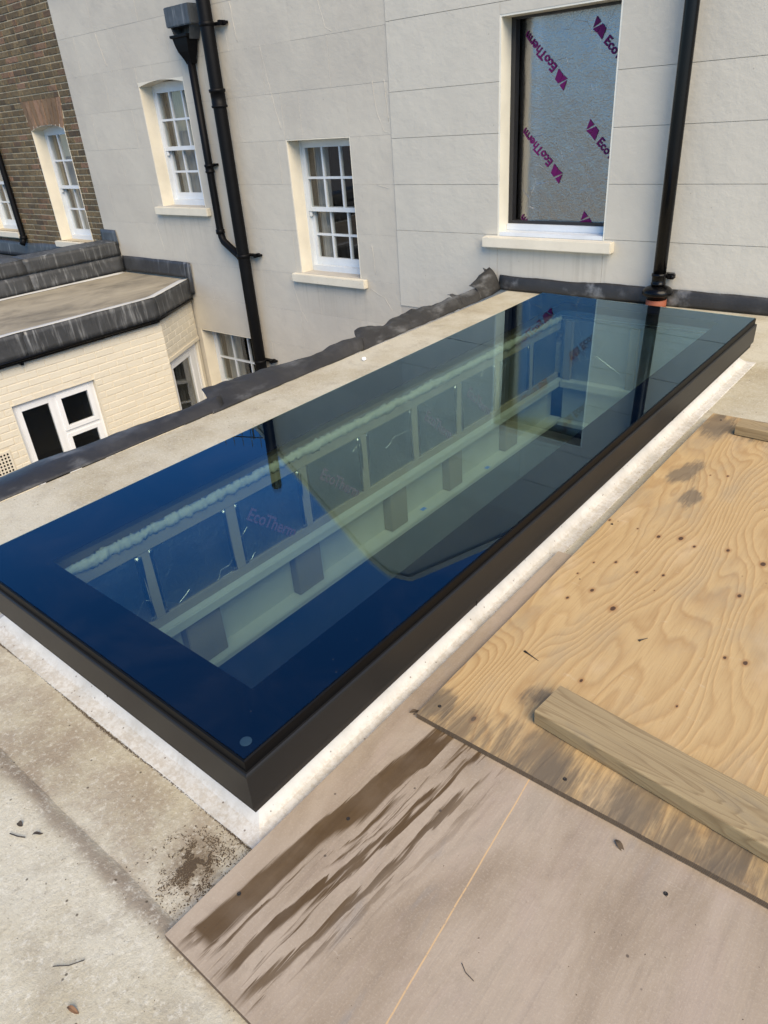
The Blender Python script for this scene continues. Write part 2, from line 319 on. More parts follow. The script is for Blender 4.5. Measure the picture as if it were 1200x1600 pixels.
def mat_ply_yellow():
    m = M('pine_plywood'); x, y, z = m.xyz()
    dom = m.noise(m.map(m.pos, (2.1, .55, 1), (1.3, 2.2, 0)), 1.6, 2, .45, .25)
    t = m.math('ADD', m.math('MULTIPLY', dom, 24.0), m.math('MULTIPLY', x, 27.0))
    t = m.math('ADD', t, m.math('MULTIPLY', m.noise(m.map(m.pos, (5, 2.2, 1), (3, 3, 0)), 1.2, 3, .5), 2.4))
    t = m.math('ADD', t, m.math('MULTIPLY', m.noise(m.map(m.pos, (8, 1.5, 1)), 3, 4), .7))
    ring = m.math('FRACT', t)
    late = m.ramp(ring, [(0, 0.0), (.30, .10), (.60, .50), (.80, 1.0), (.92, .45), (1, 0.0)])
    base = m.mix(m.noise(m.map(m.pos, (3, .8, 1)), 2.5, 4), (.51, .365, .18), (.43, .29, .13))
    col = m.mix(m.math('MULTIPLY', late, m.math('MULTIPLY_ADD', m.noise(m.map(m.pos, (2, 1, 1)), 1.3, 3), 1.05, -.08)), base, (.30, .17, .066))
    fib = m.noise(m.map(m.pos, (190, 7, 1)), 1.0, 5, .7)
    col = m.mix(m.math('MULTIPLY', m.step(fib, .42, .8), .55), col, (.30, .185, .08))
    scuff = m.noise(m.map(m.pos, (14, 30, 1)), 1.0, 5, .75)
    col = m.mix(m.math('MULTIPLY', m.step(scuff, .60, .74), .30), col, (.56, .47, .33))
    wth = m.noise(m.map(m.pos, (3.2, 1.1, 1), (2, 5, 0)), 1.6, 5, .65)
    col = m.mix(m.math('MULTIPLY', m.step(wth, .46, .70), .50), col, (.30, .24, .155))
    pale = m.noise(m.map(m.pos, (4, 2, 1), (7, 0, 0)), 1.5, 4)
    col = m.mix(m.math('MULTIPLY', m.step(pale, .56, .74), .35), col, (.60, .46, .28))
    # knots where the sheet has them, dark core with a stained ring
    for kx, ky, kr in KNOTS:
        dx = m.math('SUBTRACT', x, kx); dy = m.math('MULTIPLY', m.math('SUBTRACT', y, ky), .62)
        dd = m.math('SQRT', m.math('ADD', m.math('MULTIPLY', dx, dx), m.math('MULTIPLY', dy, dy)))
        dd = m.math('ADD', dd, m.math('MULTIPLY_ADD', fib, .004, -.002)); r_ = kr * kr * .00019 + .0012
        col = m.mix(m.math('MULTIPLY', m.step(dd, r_ * 2.6, r_), .55), col, (.27, .13, .048))
        col = m.mix(m.math('MULTIPLY', m.step(dd, r_ * 1.15, r_ * .75), .9), col, (.05, .026, .016))
    smudge = None
    for kx, ky, kr in SMUDGE:
        dx = m.math('SUBTRACT', x, kx); dy = m.math('MULTIPLY', m.math('SUBTRACT', y, ky), .45)
        dd = m.math('SQRT', m.math('ADD', m.math('MULTIPLY', dx, dx), m.math('MULTIPLY', dy, dy)))
        dd = m.math('ADD', dd, m.math('MULTIPLY_ADD', m.noise(m.map(m.pos, (9, 2.5, 1)), 1.5, 4, .6), .16, -.08))
        f_ = m.step(dd, kr, 0.0); smudge = f_ if smudge is None else m.math('MAXIMUM', smudge, f_)
    sn = m.math('ADD', m.math('MULTIPLY', m.noise(m.map(m.pos, (30, 5, 1)), 1.0, 5, .65), .6), m.math('MULTIPLY', m.noise(m.pos, 16, 5, .65), .5))
    col = m.mix(m.math('MULTIPLY', m.step(m.math('MULTIPLY', smudge, m.math('MULTIPLY', sn, m.math('MULTIPLY_ADD', fib, 1.2, .45))), .14, .50), .70), col, (.10, .085, .065))
    kv = m.map(m.pos, (1.0, .62, 1)); kd = m.voro(kv, 7.5); kc = m.xyz(m.voro(kv, 7.5, 1, 'Color'))[0]
    kon = m.step(kc, .90, .93)
    col = m.mix(m.math('MULTIPLY', m.math('MULTIPLY', m.step(kd, .16, .05), kon), .6), col, (.30, .15, .055))
    col = m.mix(m.math('MULTIPLY', m.math('MULTIPLY', m.step(kd, .062, .045), kon), .9), col, (.055, .028, .018))
    sp = m.voro(m.pos, 17); scx = m.xyz(m.voro(m.pos, 17, 1, 'Color'))[1]
    col = m.mix(m.math('MULTIPLY', m.math('MULTIPLY', m.step(sp, .075, .045), m.step(scx, .90, .92)), .85), col, (.07, .035, .02))
    # mould / damp staining at the ends and round the batten
    n1 = m.noise(m.map(m.pos, (22, 3.2, 1)), 1.0, 6, .68, .3); n2 = m.noise(m.pos, 7, 5, .65)
    n3 = m.noise(m.map(m.pos, (60, 4, 1), (3, 1, 0)), 1.0, 5, .7)
    nn = m.math('ADD', m.math('ADD', m.math('MULTIPLY', n1, .75), m.math('MULTIPLY', n2, .30)), m.math('MULTIPLY_ADD', n3, .6, -.30))
    near = m.math('ADD', m.step(y, 1.34, 1.06), m.math('MULTIPLY', m.step(y, 1.42, 1.0), .35))
    far = m.math('MULTIPLY', m.step(y, 2.9, 3.25), m.step(x, -.2, -.6))
    bat = m.math('MULTIPLY', m.step(m.math('ABSOLUTE', m.math('ADD', m.math('MULTIPLY_ADD', x, .11, y), -1.17)), .17, .03), m.step(x, -.72, -.6))
    msk = m.math('MAXIMUM', m.math('MAXIMUM', near, far), bat)
    dk = m.step(m.math('MULTIPLY', nn, m.math('MULTIPLY_ADD', msk, .80, .22)), .44, .78)
    col = m.mix(m.math('MULTIPLY', dk, .70), col, (.11, .088, .062))
    bl = m.voro(m.map(m.pos, (1, .55, 1), (.13, .37, 0)), 2.3)
    blm = m.math('MULTIPLY', m.step(bl, .17, .02), m.step(n1, .38, .62))
    col = m.mix(m.math('MULTIPLY', blm, .45), col, (.12, .10, .075))
    nz = m.step(m.xyz(m.nrm)[2], .6, .3)
    ply = m.math('SINE', m.math('MULTIPLY', z, 1500))
    col = m.mix(nz, col, m.mix(m.step(ply, -.2, .2), (.05, .038, .028), (.155, .115, .075)))
    h = m.math('ADD', m.math('MULTIPLY', fib, .35), m.math('MULTIPLY', late, .5))
    return m.done(col, .68, 0, m.bump(h, .28, .004), .3)
PLYY = mat_ply_yellow()

def mat_batten(name, loc):
    m = M(name); x, y, z = m.xyz()
    v = m.map(m.pos, (1, 1, 1), loc, (0, 0, math.radians(6)))
    d = m.noise(m.map(v, (.9, 7, 5)), 1.5, 3, .5, .5)
    ring = m.math('FRACT', m.math('MULTIPLY', d, 16))
    late = m.ramp(ring, [(0, 0.0), (.6, .3), (.85, 1.0), (1, 0.0)])
    col = m.mix(m.noise(m.map(v, (1, 4, 4)), 3, 4), (.36, .275, .145), (.26, .195, .105))
    col = m.mix(m.math('MULTIPLY', late, .55), col, (.16, .105, .05))
    fib = m.noise(m.map(v, (5, 130, 130)), 1, 4, .65)
    col = m.mix(m.math('MULTIPLY', m.step(fib, .48, .8), .3), col, (.16, .12, .075))
    gr = m.noise(m.map(v, (3, 9, 6)), 2.0, 5, .6)
    col = m.mix(m.math('MULTIPLY', m.step(gr, .54, .72), .4), col, (.17, .145, .105))
    kd = m.voro(m.map(v, (1, .8, .5)), 6.5); kc = m.xyz(m.voro(m.map(v, (1, .8, .5)), 6.5, 1, 'Color'))[0]
    col = m.mix(m.math('MULTIPLY', m.math('MULTIPLY', m.step(kd, .14, .05), m.step(kc, .62, .66)), .75), col, (.11, .062, .032))
    return m.done(col, .75, 0, m.bump(m.math('ADD', fib, m.math('MULTIPLY', late, .4)), .3, .003), .3)
BATTEN = mat_batten('treated_batten', (0, 0, 0)); BATTEN2 = mat_batten('treated_offcut', (3, 1, 2))

def mat_neighbour_roof():
    m = M('felted_deck')
    a = m.noise(m.map(m.pos, (1, .5, 1)), 2.4, 6, .65, .6)
    col = m.ramp(a, [(.3, (.13, .115, .085)), (.5, (.25, .22, .16)), (.65, (.31, .275, .20)), (.8, (.19, .175, .14))])
    return m.done(col, .85, 0, m.bump(m.noise(m.pos, 20, 4), .4, .01))
NROOF = mat_neighbour_roof()
PALEEDGE = mat_paint('pale_weathered_edge', (.52, .52, .49), .6, .6, (.2, .2, .2))

# ------------------------------------------------------------------ mesh helpers
WM = {}
def world_of(o):
    return WM.get(o.name, Matrix.Identity(4))
def link(o, parent=None):
    C.objects.link(o)
    if parent is not None:
        o.parent = parent; o.matrix_parent_inverse = world_of(parent).inverted()
    return o
def tag(o, label=None, cat=None, group=None, kind=None):
    if label: o['label'] = label
    if cat: o['category'] = cat
    if group: o['group'] = group
    if kind: o['kind'] = kind
    return o
def empty(name, loc, label, cat, group=None):
    o = bpy.data.objects.new(name, None); o.location = loc; o.empty_display_size = .1; C.objects.link(o)
    WM[o.name] = Matrix.Translation(loc); return tag(o, label, cat, group)
def mesh(name, vs, fs, mat, parent=None, smooth=False):
    me = bpy.data.meshes.new(name); me.from_pydata([tuple(v) for v in vs], [], fs); me.materials.append(mat)
    if smooth: me.polygons.foreach_set('use_smooth', [True] * len(me.polygons))
    me.update(); return link(bpy.data.objects.new(name, me), parent)
BOXF = [(0, 3, 2, 1), (4, 5, 6, 7), (0, 1, 5, 4), (1, 2, 6, 5), (2, 3, 7, 6), (3, 0, 4, 7)]
def boxv(b):
    x0, x1, y0, y1, z0, z1 = b
    return [(x0, y0, z0), (x1, y0, z0), (x1, y1, z0), (x0, y1, z0), (x0, y0, z1), (x1, y0, z1), (x1, y1, z1), (x0, y1, z1)]
def boxes(name, bs, mat, parent=None, bevel=0.0, xf=None):
    vs, fs = [], []
    for b in bs:
        k = len(vs); v = boxv(b)
        if xf: v = [xf(*p) for p in v]
        vs += v; fs += [tuple(i + k for i in f) for f in BOXF]
    o = mesh(name, vs, fs, mat, parent)
    if bevel or xf:
        bm = bmesh.new(); bm.from_mesh(o.data)
        if bevel: bmesh.ops.bevel(bm, geom=bm.edges[:], offset=bevel, segments=2, affect='EDGES', clamp_overlap=True)
        bmesh.ops.recalc_face_normals(bm, faces=bm.faces); bm.to_mesh(o.data); bm.free()
    return o
def box(name, b, mat, parent=None, bevel=0.0, xf=None): return boxes(name, [b], mat, parent, bevel, xf)
def prism(name, poly, axis, a, b, mat, parent=None):
    """poly: 2-D points; axis 'y' -> (x,z) points, 'z' -> (x,y) points, extruded from a to b"""
    f = (lambda p, t: (p[0], t, p[1])) if axis == 'y' else (lambda p, t: (p[0], p[1], t))
    n = len(poly); vs = [f(p, a) for p in poly] + [f(p, b) for p in poly]
    fs = [tuple(range(n)), tuple(range(2 * n - 1, n - 1, -1))] + [(i, i + n, (i + 1) % n + n, (i + 1) % n) for i in range(n)]
    o = mesh(name, vs, fs, mat, parent)
    bm = bmesh.new(); bm.from_mesh(o.data); bmesh.ops.recalc_face_normals(bm, faces=bm.faces); bm.to_mesh(o.data); bm.free()
    return o
def tube(name, pts, rad, mat, parent=None, seg=20, caps=True):
    pts = [Vector(p) for p in pts]; rads = rad if isinstance(rad, (list, tuple)) else [rad] * len(pts)
    vs, fs = [], []; ref = Vector((0.31, .2, .93)); prev = None
    for i, p in enumerate(pts):
        d = ((pts[min(i + 1, len(pts) - 1)] - pts[max(i - 1, 0)])).normalized()
        u = prev - d * prev.dot(d) if prev is not None else d.orthogonal()
        u.normalize(); prev = u; v = d.cross(u)
        for k in range(seg):
            a = 2 * math.pi * k / seg; vs.append(p + (u * math.cos(a) + v * math.sin(a)) * rads[i])
    for i in range(len(pts) - 1):
        for k in range(seg):
            a = i * seg + k; b = i * seg + (k + 1) % seg; fs.append((a, b, b + seg, a + seg))
    if caps: fs += [tuple(range(seg - 1, -1, -1)), tuple(range((len(pts) - 1) * seg, len(pts) * seg))]
    o = mesh(name, vs, fs, mat, parent, True)
    return o
def lathe(name, c, prof, mat, parent=None, seg=28):
    """prof: list of (radius, z)"""
    vs, fs = [], []
    for r, z in prof:
        for k in range(seg):
            a = 2 * math.pi * k / seg; vs.append((c[0] + r * math.cos(a), c[1] + r * math.sin(a), c[2] + z))
    for i in range(len(prof) - 1):
        for k in range(seg):
            a = i * seg + k; b = i * seg + (k + 1) % seg; fs.append((a, b, b + seg, a + seg))
    fs += [tuple(range(seg - 1, -1, -1)), tuple(range((len(prof) - 1) * seg, len(prof) * seg))]
    return mesh(name, vs, fs, mat, parent, True)
def wavy_strip(name, pts_lo, pts_hi, mat, parent=None, n=60, rows=6, amp=.004, seed=0, thick=.003, bulge=(0, 0, 0)):
    """ruled strip between two polylines, with dents and some thickness"""
    def samp(pts, t):
        L = [0]
        for a, b in zip(pts[:-1], pts[1:]): L.append(L[-1] + (Vector(b) - Vector(a)).length)
        s_ = t * L[-1]
        for i in range(len(pts) - 1):
            if s_ <= L[i + 1] + 1e-9:
                f = (s_ - L[i]) / max(1e-9, L[i + 1] - L[i]); return Vector(pts[i]).lerp(Vector(pts[i + 1]), f)
        return Vector(pts[-1])
    vs, fs = [], []
    bl = Vector(bulge)
    for i in range(n + 1):
        lo, hi = samp(pts_lo, i / n), samp(pts_hi, i / n)
        for j in range(rows + 1):
            t = j / rows; p = lo.lerp(hi, t) + bl * math.sin(math.pi * t)
            k = amp * (.35 + t)
            p += Vector((mnoise.noise((p.x * 4 + seed, p.y * 3.5, p.z * 4)) + .3 * mnoise.noise((p.x * 14, p.y * 14, seed)), mnoise.noise((p.x * 4, p.y * 4 + seed, p.z * 4 + 5)), mnoise.noise((p.x * 4, p.y * 3.5, p.z * 4 + seed + 9)) + .35 * mnoise.noise((p.x * 15, p.y * 13, seed + 3)))) * k
            vs.append(p)
    for i in range(n):
        for j in range(rows): a = i * (rows + 1) + j; fs.append((a, a + rows + 1, a + rows + 2, a + 1))
    o = mesh(name, vs, fs, mat, parent, True)
    md = o.modifiers.new('s', 'SOLIDIFY'); md.thickness = thick; md.offset = 0
    return o
def subtract(rects, holes):
    """axis-aligned rectangles (a0,a1,b0,b1) minus holes"""
    out = rects
    for h in holes:
        nx = []
        for r in out:
            a0, a1, b0, b1 = r; A0, A1 = max(a0, h[0]), min(a1, h[1]); B0, B1 = max(b0, h[2]), min(b1, h[3])
            if A0 >= A1 - 1e-6 or B0 >= B1 - 1e-6: nx.append(r); continue
            if a0 < A0 - 1e-6: nx.append((a0, A0, b0, b1))
            if A1 < a1 - 1e-6: nx.append((A1, a1, b0, b1))
            if b0 < B0 - 1e-6: nx.append((A0, A1, b0, B0))
            if B1 < b1 - 1e-6: nx.append((A0, A1, B1, b1))
        out = nx
    return out

# ================================================================== SETTING
g = box('ground', (-250, 250, -250, 250, -3.6, -3.25), GROUNDM); tag(g, kind='structure')

# our roof deck, with the opening under the rooflight
HX0, HX1, HY0, HY1 = -2.22, -1.06, .67, 4.27
rects = subtract([(-3.2, 4.0, -4.0, 5.494)], [(HX0, HX1, HY0, HY1)])
deck = boxes('roof_deck', [(r[0], r[1], r[2], r[3], -.2, 0) for r in rects], ROOFM); tag(deck, kind='structure')
# overlapping strip of membrane in the foreground, with a soft lip
def lap_mesh():
    vs, fs = [], []; nx = 60; prof = [(-.30, .0022), (-.05, .0045), (-.012, .0068), (.002, .0064), (.012, .0035), (.022, -.001)]
    for i in range(nx + 1):
        x = -3.1 + i * 3.9 / nx
        for dy, z in prof:
            wv = .006 * mnoise.noise((x * 2.3, dy, 4)) ; vs.append((x, (.298 + dy + wv) if dy > -.29 else -3.9, z + .0016 * mnoise.noise((x * 9, 3, 1))))
    n = len(prof)
    for i in range(nx):
        for k in range(n - 1): a = i * n + k; fs.append((a, a + n, a + n + 1, a + 1))
    return mesh('roof_membrane_lap', vs, fs, ROOFM, None, True)
lp = lap_mesh(); tag(lp, kind='structure')
ow = box('supporting_wall', (-3.16, -2.9, -4, 5.49, -3.25, -.2), STUCCO2); tag(ow, kind='structure')

# the room under the rooflight
room = boxes('room_below', [(-2.9, 0.4, .1, 5.2, -3.2, -3.1)], FLOORD); tag(room, kind='structure')
rw = boxes('room_walls', [(-2.9, -2.85, .1, 5.2, -3.1, -.2), (.35, .4, .1, 5.2, -3.1, -.2), (-2.85, .35, .1, .15, -3.1, -.2), (-2.85, .35, 5.15, 5.2, -3.1, -.2)], PLASTER); tag(rw, kind='structure')

# ================================================================== ROOFLIGHT
TX, TY = .008, .02
RL = Matrix.Translation((-.943, .560, .252)) @ Matrix.Rotation(TY, 4, 'Y') @ Matrix.Rotation(TX, 4, 'X')
GW, GL = 1.325, 3.765
rl = bpy.data.objects.new('rooflight', None); C.objects.link(rl); rl.matrix_world = RL; rl.matrix_basis = RL; WM['rooflight'] = Matrix.Identity(4)
tag(rl, 'long flat rooflight with dark grey frame and blue reflecting glass on a white kerb', 'rooflight')
def ring(x0, x1, y0, y1, ix0, ix1, iy0, iy1, z0, z1):
    return [(x0, x1, y0, iy0, z0, z1), (x0, x1, iy1, y1, z0, z1), (x0, ix0, iy0, iy1, z0, z1), (ix1, x1, iy0, iy1, z0, z1)]
def ring_mesh(name, prof, mat, parent, x0=-GW, x1=0.0, y0=0.0, y1=GL):
    """prof: (outward offset, z) closed loop swept round the rectangle"""
    vs, fs = [], []; n = len(prof)
    for cx, cy, sx, sy in ((x0, y0, -1, -1), (x1, y0, 1, -1), (x1, y1, 1, 1), (x0, y1, -1, 1)):
        for o_, z in prof: vs.append((cx + sx * o_, cy + sy * o_, z))
    for k in range(4):
        for i in range(n):
            a = k * n + i; b = k * n + (i + 1) % n; c = ((k + 1) % 4) * n + (i + 1) % n; d = ((k + 1) % 4) * n + i
            fs.append((a, b, c, d))
    o = mesh(name, vs, fs, mat, parent)
    bm = bmesh.new(); bm.from_mesh(o.data); bmesh.ops.recalc_face_normals(bm, faces=bm.faces); bm.to_mesh(o.data); bm.free()
    return o
fr = ring_mesh('frame', [(.005, -.035), (.008, -.037), (.0095, -.041), (.0095, -.140), (.007, -.143), (-.042, -.143), (-.042, -.043), (-.004, -.035)], FRAMEM, rl)
lip = ring_mesh('frame_trim', [(-.004, -.1445), (.001, -.148), (.001, -.168), (-.005, -.174), (-.042, -.174), (-.042, -.1445)], FRAMEL, rl)
gk = ring_mesh('gasket', [(-.0035, -.0025), (.0004, -.005), (.0004, -.0345), (-.03, -.0345), (-.03, -.0285), (-.0035, -.0285)], GASKET, rl)
gp = box('glass_pane', (-GW + .004, -.004, .004, GL - .004, -.028, 0), GLASS, rl, .0012)
bord = boxes('printed_border', ring(-GW + .006, -.006, .006, GL - .006, -GW + .235, -.150, .155, GL - .15, -.0075, -.0045), FRIT, rl)
st_ = lathe('etched_stamp', (-.040, .040, -.0040), [(.0135, 0), (.0135, .0006), (.012, .0008)], STICK, rl, 20)
for y in (.90, 2.55): box('trim_joint', (.0014, .0026, y, y + .003, -.170, -.149), GASKET, rl)
box('trim_joint', (-.60, -.597, -.0026, -.0014, -.170, -.149), GASKET, rl)

# kerb (white upstand) round the rooflight
KX0, KX1, KY0, KY1 = -2.245, -1.003, .612, 4.322
def kerb():
    def loop(off): return (KX0 - off, KX1 + off, KY0 - off, KY1 + off)
    prof = [(-.055, .185), (0, .185), (.001, .06), (.012, .042), (.045, .010), (.060, .0065), (.085, .0045), (.088, -.002)]
    vs, fs = [], []; n = len(prof); seg = 60
    path = []
    x0, x1, y0, y1 = KX0, KX1, KY0, KY1
    def side(ax, ay, bx, by, nx, ny):
        L = seg
        for i in range(L):
            t = i / L; path.append((ax + (bx - ax) * t, ay + (by - ay) * t, nx, ny, i))
    side(x0, y0, x1, y0, 0, -1); side(x1, y0, x1, y1, 1, 0); side(x1, y1, x0, y1, 0, 1); side(x0, y1, x0, y0, -1, 0)
    N_ = len(path)
    for j, (px, py, nx, ny, i) in enumerate(path):
        mx_, my_ = nx, ny
        if i == 0: qx, qy = path[j - 1][2], path[j - 1][3]; mx_, my_ = nx + qx, ny + qy
        for k, (o_, z) in enumerate(prof):
            wv = .006 * mnoise.noise((px * 5, py * 5, k * .3)) if k > 2 else .002 * mnoise.noise((px * 4, py * 4, 1))
            oo = o_ + (wv if 0 < k < n - 1 else 0)
            vs.append((px + mx_ * oo, py + my_ * oo, z + (.003 * mnoise.noise((px * 7, py * 7, 9)) if 2 < k < 6 else 0)))
    for j in range(N_):
        for k in range(n - 1):
            a = j * n + k; b = ((j + 1) % N_) * n + k; fs.append((a, a + 1, b + 1, b))
    o = mesh('rooflight_kerb', vs, fs, KERBM, None, False)
    bm = bmesh.new(); bm.from_mesh(o.data); bmesh.ops.recalc_face_normals(bm, faces=bm.faces); bm.to_mesh(o.data); bm.free()
    return tag(o, 'white coated upstand kerb running round the base of the rooflight', 'kerb')
kerb()

# light-well lining seen through the glass
XI = -2.07
well = empty('light_well_lining', (XI, 2.4, -.55), 'timber studs and foil insulation boards lining the light well under the glass', 'lining')
box('backing_board', (-2.21, -2.125, .70, 4.24, -.56, .20), STUDW, well)
box('top_plate', (-2.125, XI, .72, 4.22, .115, .165), STUDW, well)
box('bottom_plate', (-2.125, XI, .72, 4.22, -.215, -.178), STUDW, well)
ys = [.63 + .402 * k for k in range(1, 9)]
for y in ys: box('stud', (-2.125, XI - .002, y - .024, y + .024, -.178, .115), STUDW, well, .002)
def foil_sheet(name, x, y0, y1, z0, z1, mat, parent, amp=.004, nu=18, nv=16):
    vs, fs = [], []
    for i in range(nu + 1):
        for j in range(nv + 1):
            y = y0 + (y1 - y0) * i / nu; z = z0 + (z1 - z0) * j / nv
            e = min(i, nu - i, j, nv - j) > 0
            vs.append((x + (amp * mnoise.noise((y * 9, z * 9, 2)) if e else 0), y, z))
    for i in range(nu):
        for j in range(nv): a = i * (nv + 1) + j; fs.append((a, a + nv + 1, a + nv + 2, a + 1))
    k = len(vs); vs += [(x - .02, y0, z0), (x - .02, y1, z0), (x - .02, y1, z1), (x - .02, y0, z1)]; fs.append((k, k + 3, k + 2, k + 1))
    return mesh(name, vs, fs, mat, parent, True)
edges = [.70] + ys + [4.22]
for a, b in zip(edges[:-1], edges[1:]):
    y0, y1 = a + .026, b - .026
    if y1 - y0 > .08: foil_sheet('foil_board', XI - .012, y0, y1, -.176, .113, FOILI, well)
for k, y in enumerate(ys):
    for sd in (-1, 1):
        yy_ = y + sd * .027
        wavy_strip('foil_tape', [(XI - .0055, yy_ - .011, -.172), (XI - .0055, yy_ - .011, .108)], [(XI - .004, yy_ + .011, -.172), (XI - .004, yy_ + .011, .108)], FOIL, well, 14, 2, .007, 200 + k * 2 + sd, .0012)
# squeezed-out foam along the top, a lumpy bead
def foam():
    vs, fs = [], []; n = 420; seg = 10
    for i in range(n + 1):
        y = .72 + 3.5 * i / n
        r = .014 + .006 * mnoise.noise((y * 6, 0, 0)) + .003 * mnoise.noise((y * 31, 2, 0)) + .005 * mnoise.noise((y * 120, 2, 4))
        for k in range(seg):
            a = 2 * math.pi * k / seg; rr = r * (1 + .45 * mnoise.noise((y * 42, math.cos(a) * 3, math.sin(a) * 3)))
            vs.append((XI - .004 + rr * math.cos(a), y, .180 + 1.5 * rr * math.sin(a) + .006 * mnoise.noise((y * 17, 8, 1))))
    for i in range(n):
        for k in range(seg): a = i * seg + k; b = i * seg + (k + 1) % seg; fs.append((a, b, b + seg, a + seg))
    return mesh('foam_bead', vs, fs, FOAMM, well, True)
foam()
def text_mesh(txt, size, off=0.0):
    cu = bpy.data.curves.new('t', 'FONT'); cu.body = txt; cu.size = size; cu.offset = off; cu.extrude = .0004; cu.resolution_u = 3
    o = bpy.data.objects.new('t', cu); C.objects.link(o); bpy.context.view_layer.update()
    me = bpy.data.meshes.new_from_object(o.evaluated_get(bpy.context.evaluated_depsgraph_get()))
    bpy.data.objects.remove(o); bpy.data.curves.remove(cu); return me
def word(size, off):
    a = text_mesh('Eco', size, off); b = text_mesh('Therm', size, off); wd = max(v.co.x for v in a.vertices)
    bm = bmesh.new(); bm.from_mesh(a); b.transform(Matrix.Translation((wd - .04 * size, 0, 0))); bm.from_mesh(b); bm.to_mesh(a); bm.free(); return a
TXT = word(.085, .0022)
def put_text(me, mtx, mat, parent, name='lettering'):
    o = bpy.data.objects.new(name, me.copy()); o.data.materials.clear(); o.data.materials.append(mat); o.data.transform(mtx); return link(o, parent)
# lettering on the foil between the studs (reads along the board)
for k, y in enumerate((1.50, 1.93, 2.72, 3.12)):
    mt = Matrix.Translation((XI - .0045, y, .02)) @ Matrix.Rotation(math.radians(-42), 4, 'X') @ Matrix(((0, 0, 1, 0), (1, 0, 0, 0), (0, 1, 0, 0), (0, 0, 0, 1)))
    put_text(word(.075, .0016), mt, PURPLED, well)
# steel beam under the studs, with packers in its web
beam = empty('steel_beam', (-2.08, 2.4, -.52), 'pale painted steel beam with timber packers under the studs of the light well', 'beam')
box('top_flange', (-2.124, -2.035, .70, 4.235, -.262, -.217), STEELW, beam, .004)
box('web', (-2.135, -2.118, .70, 4.235, -.50, -.262), STEELW, beam)
box('bottom_flange', (-2.124, -2.035, .70, 4.235, -.53, -.500), STEELW, beam, .004)
for y, hw, dp in ((1.20, .085, .0), (1.80, .080, -.006), (2.46, .068, .004), (2.99, .066, .0), (3.62, .075, -.004)):
    box('timber_packer', (-2.117, -2.066 + dp, y - hw, y + hw, -.4985, -.264), STUDW, beam, .003)
for (y, x) in ((2.68, -2.075), (3.3, -2.05)): box('blue_tape_patch', (x - .012, x + .012, y - .018, y + .018, -.4995, -.4985), BLUETAPE, beam)
# far end lining of the well
end = empty('well_end_panel', (-1.6, 4.25, -.55), 'pale boarded end wall of the light well below the far glass edge', 'panel')
boxes('upper_board', [(-2.06, -1.065, 4.236, 4.262, -.215, .18)], FOILI, end)
for ex in (-2.03, -1.60, -1.17): box('end_post', (ex, ex + .05, 4.205, 4.2355, -.215, .17), STUDW, end)
box('end_beam', (-2.03, -1.065, 4.17, 4.262, -.262, -.217), STEELW, end, .003)
box('lower_board', (-2.03, -1.065, 4.225, 4.262, -.50, -.264), STEELW, end)
box('end_ledge', (-2.03, -1.065, 4.16, 4.262, -.53, -.502), STEELW, end, .003)
rs = boxes('well_side_lining', [(-1.10, -1.062, .68, 4.26, -.5, .18), (-2.21, -1.105, .672, .70, -.5, .18)], STUDW); tag(rs, kind='structure')

# ================================================================== STUCCO HOUSE
W = 5.5
house = empty('stucco_house', (-4.5, 5.6, -3.25), 'pale stucco rear elevation with sash windows and a foil-boarded window', 'house')
# openings: x0,x1,z0,z1
OW1 = (-8.075, -7.235, .600, 1.895)
OW2 = (-5.770, -4.915, -.030, 1.245)
OB = (-3.322, -2.372, .440, 1.985)
OL = (-7.800, -6.720, -2.35, -.875)
HOLES = [OW1, OW2, OB, OL]
SX, RX = -9.56, 4.2
TOPZ = 2.90
wr = subtract([(SX, RX, -3.25, TOPZ)], HOLES)
wall = boxes('wall', [(r[0], r[1], W + .0011, W + .30, r[2], r[3]) for r in wr], JOINT, house)
# scored stucco blocks
def block(x0, x1, z0, z1, yf, mat):
    e = .0014; j = random.uniform(-.0006, .0006)
    vs = [(x0, W + .006, z0), (x1, W + .006, z0), (x1, W + .006, z1), (x0, W + .006, z1), (x0 + e, yf + j, z0 + e), (x1 - e, yf + j, z0 + e), (x1 - e, yf + j, z1 - e), (x0 + e, yf + j, z1 - e)]
    fs = [(4, 5, 6, 7), (0, 1, 5, 4), (1, 2, 6, 5), (2, 3, 7, 6), (3, 0, 4, 7)]
    return mesh('stucco_block', vs, fs, mat, wall)
LZ = [TOPZ, 2.445, 2.045, 1.645, 1.240, .838, .393, -.05, -.46, -.875, -1.30, -1.72, -2.14]
jw = .0007
CR = -4.417
for k in range(len(LZ) - 1):
    z1, z0 = LZ[k] - jw, LZ[k + 1] + jw
    xs = [SX]; x = SX + (.82 if k % 2 == 0 else .36)
    while x < CR - .35: xs.append(x); x += .93 + random.uniform(-.06, .06)
    xs.append(CR)
    for a, b in zip(xs[:-1], xs[1:]):
        for r in subtract([(a + (jw if a > SX else 0), b - jw, z0, z1)], HOLES): block(r[0], r[1], r[2], r[3], W, STUCCO)
RZ = [TOPZ, 2.48, 2.065, 1.562, 1.210, .838, .449, -.25]
for k in range(len(RZ) - 1):
    z1, z0 = RZ[k] - jw * .8, RZ[k + 1] + jw * .8
    for r in subtract([(CR + .002, RX, z0, z1)], HOLES): block(r[0], r[1], r[2], r[3], W - .006, STUCCO2)
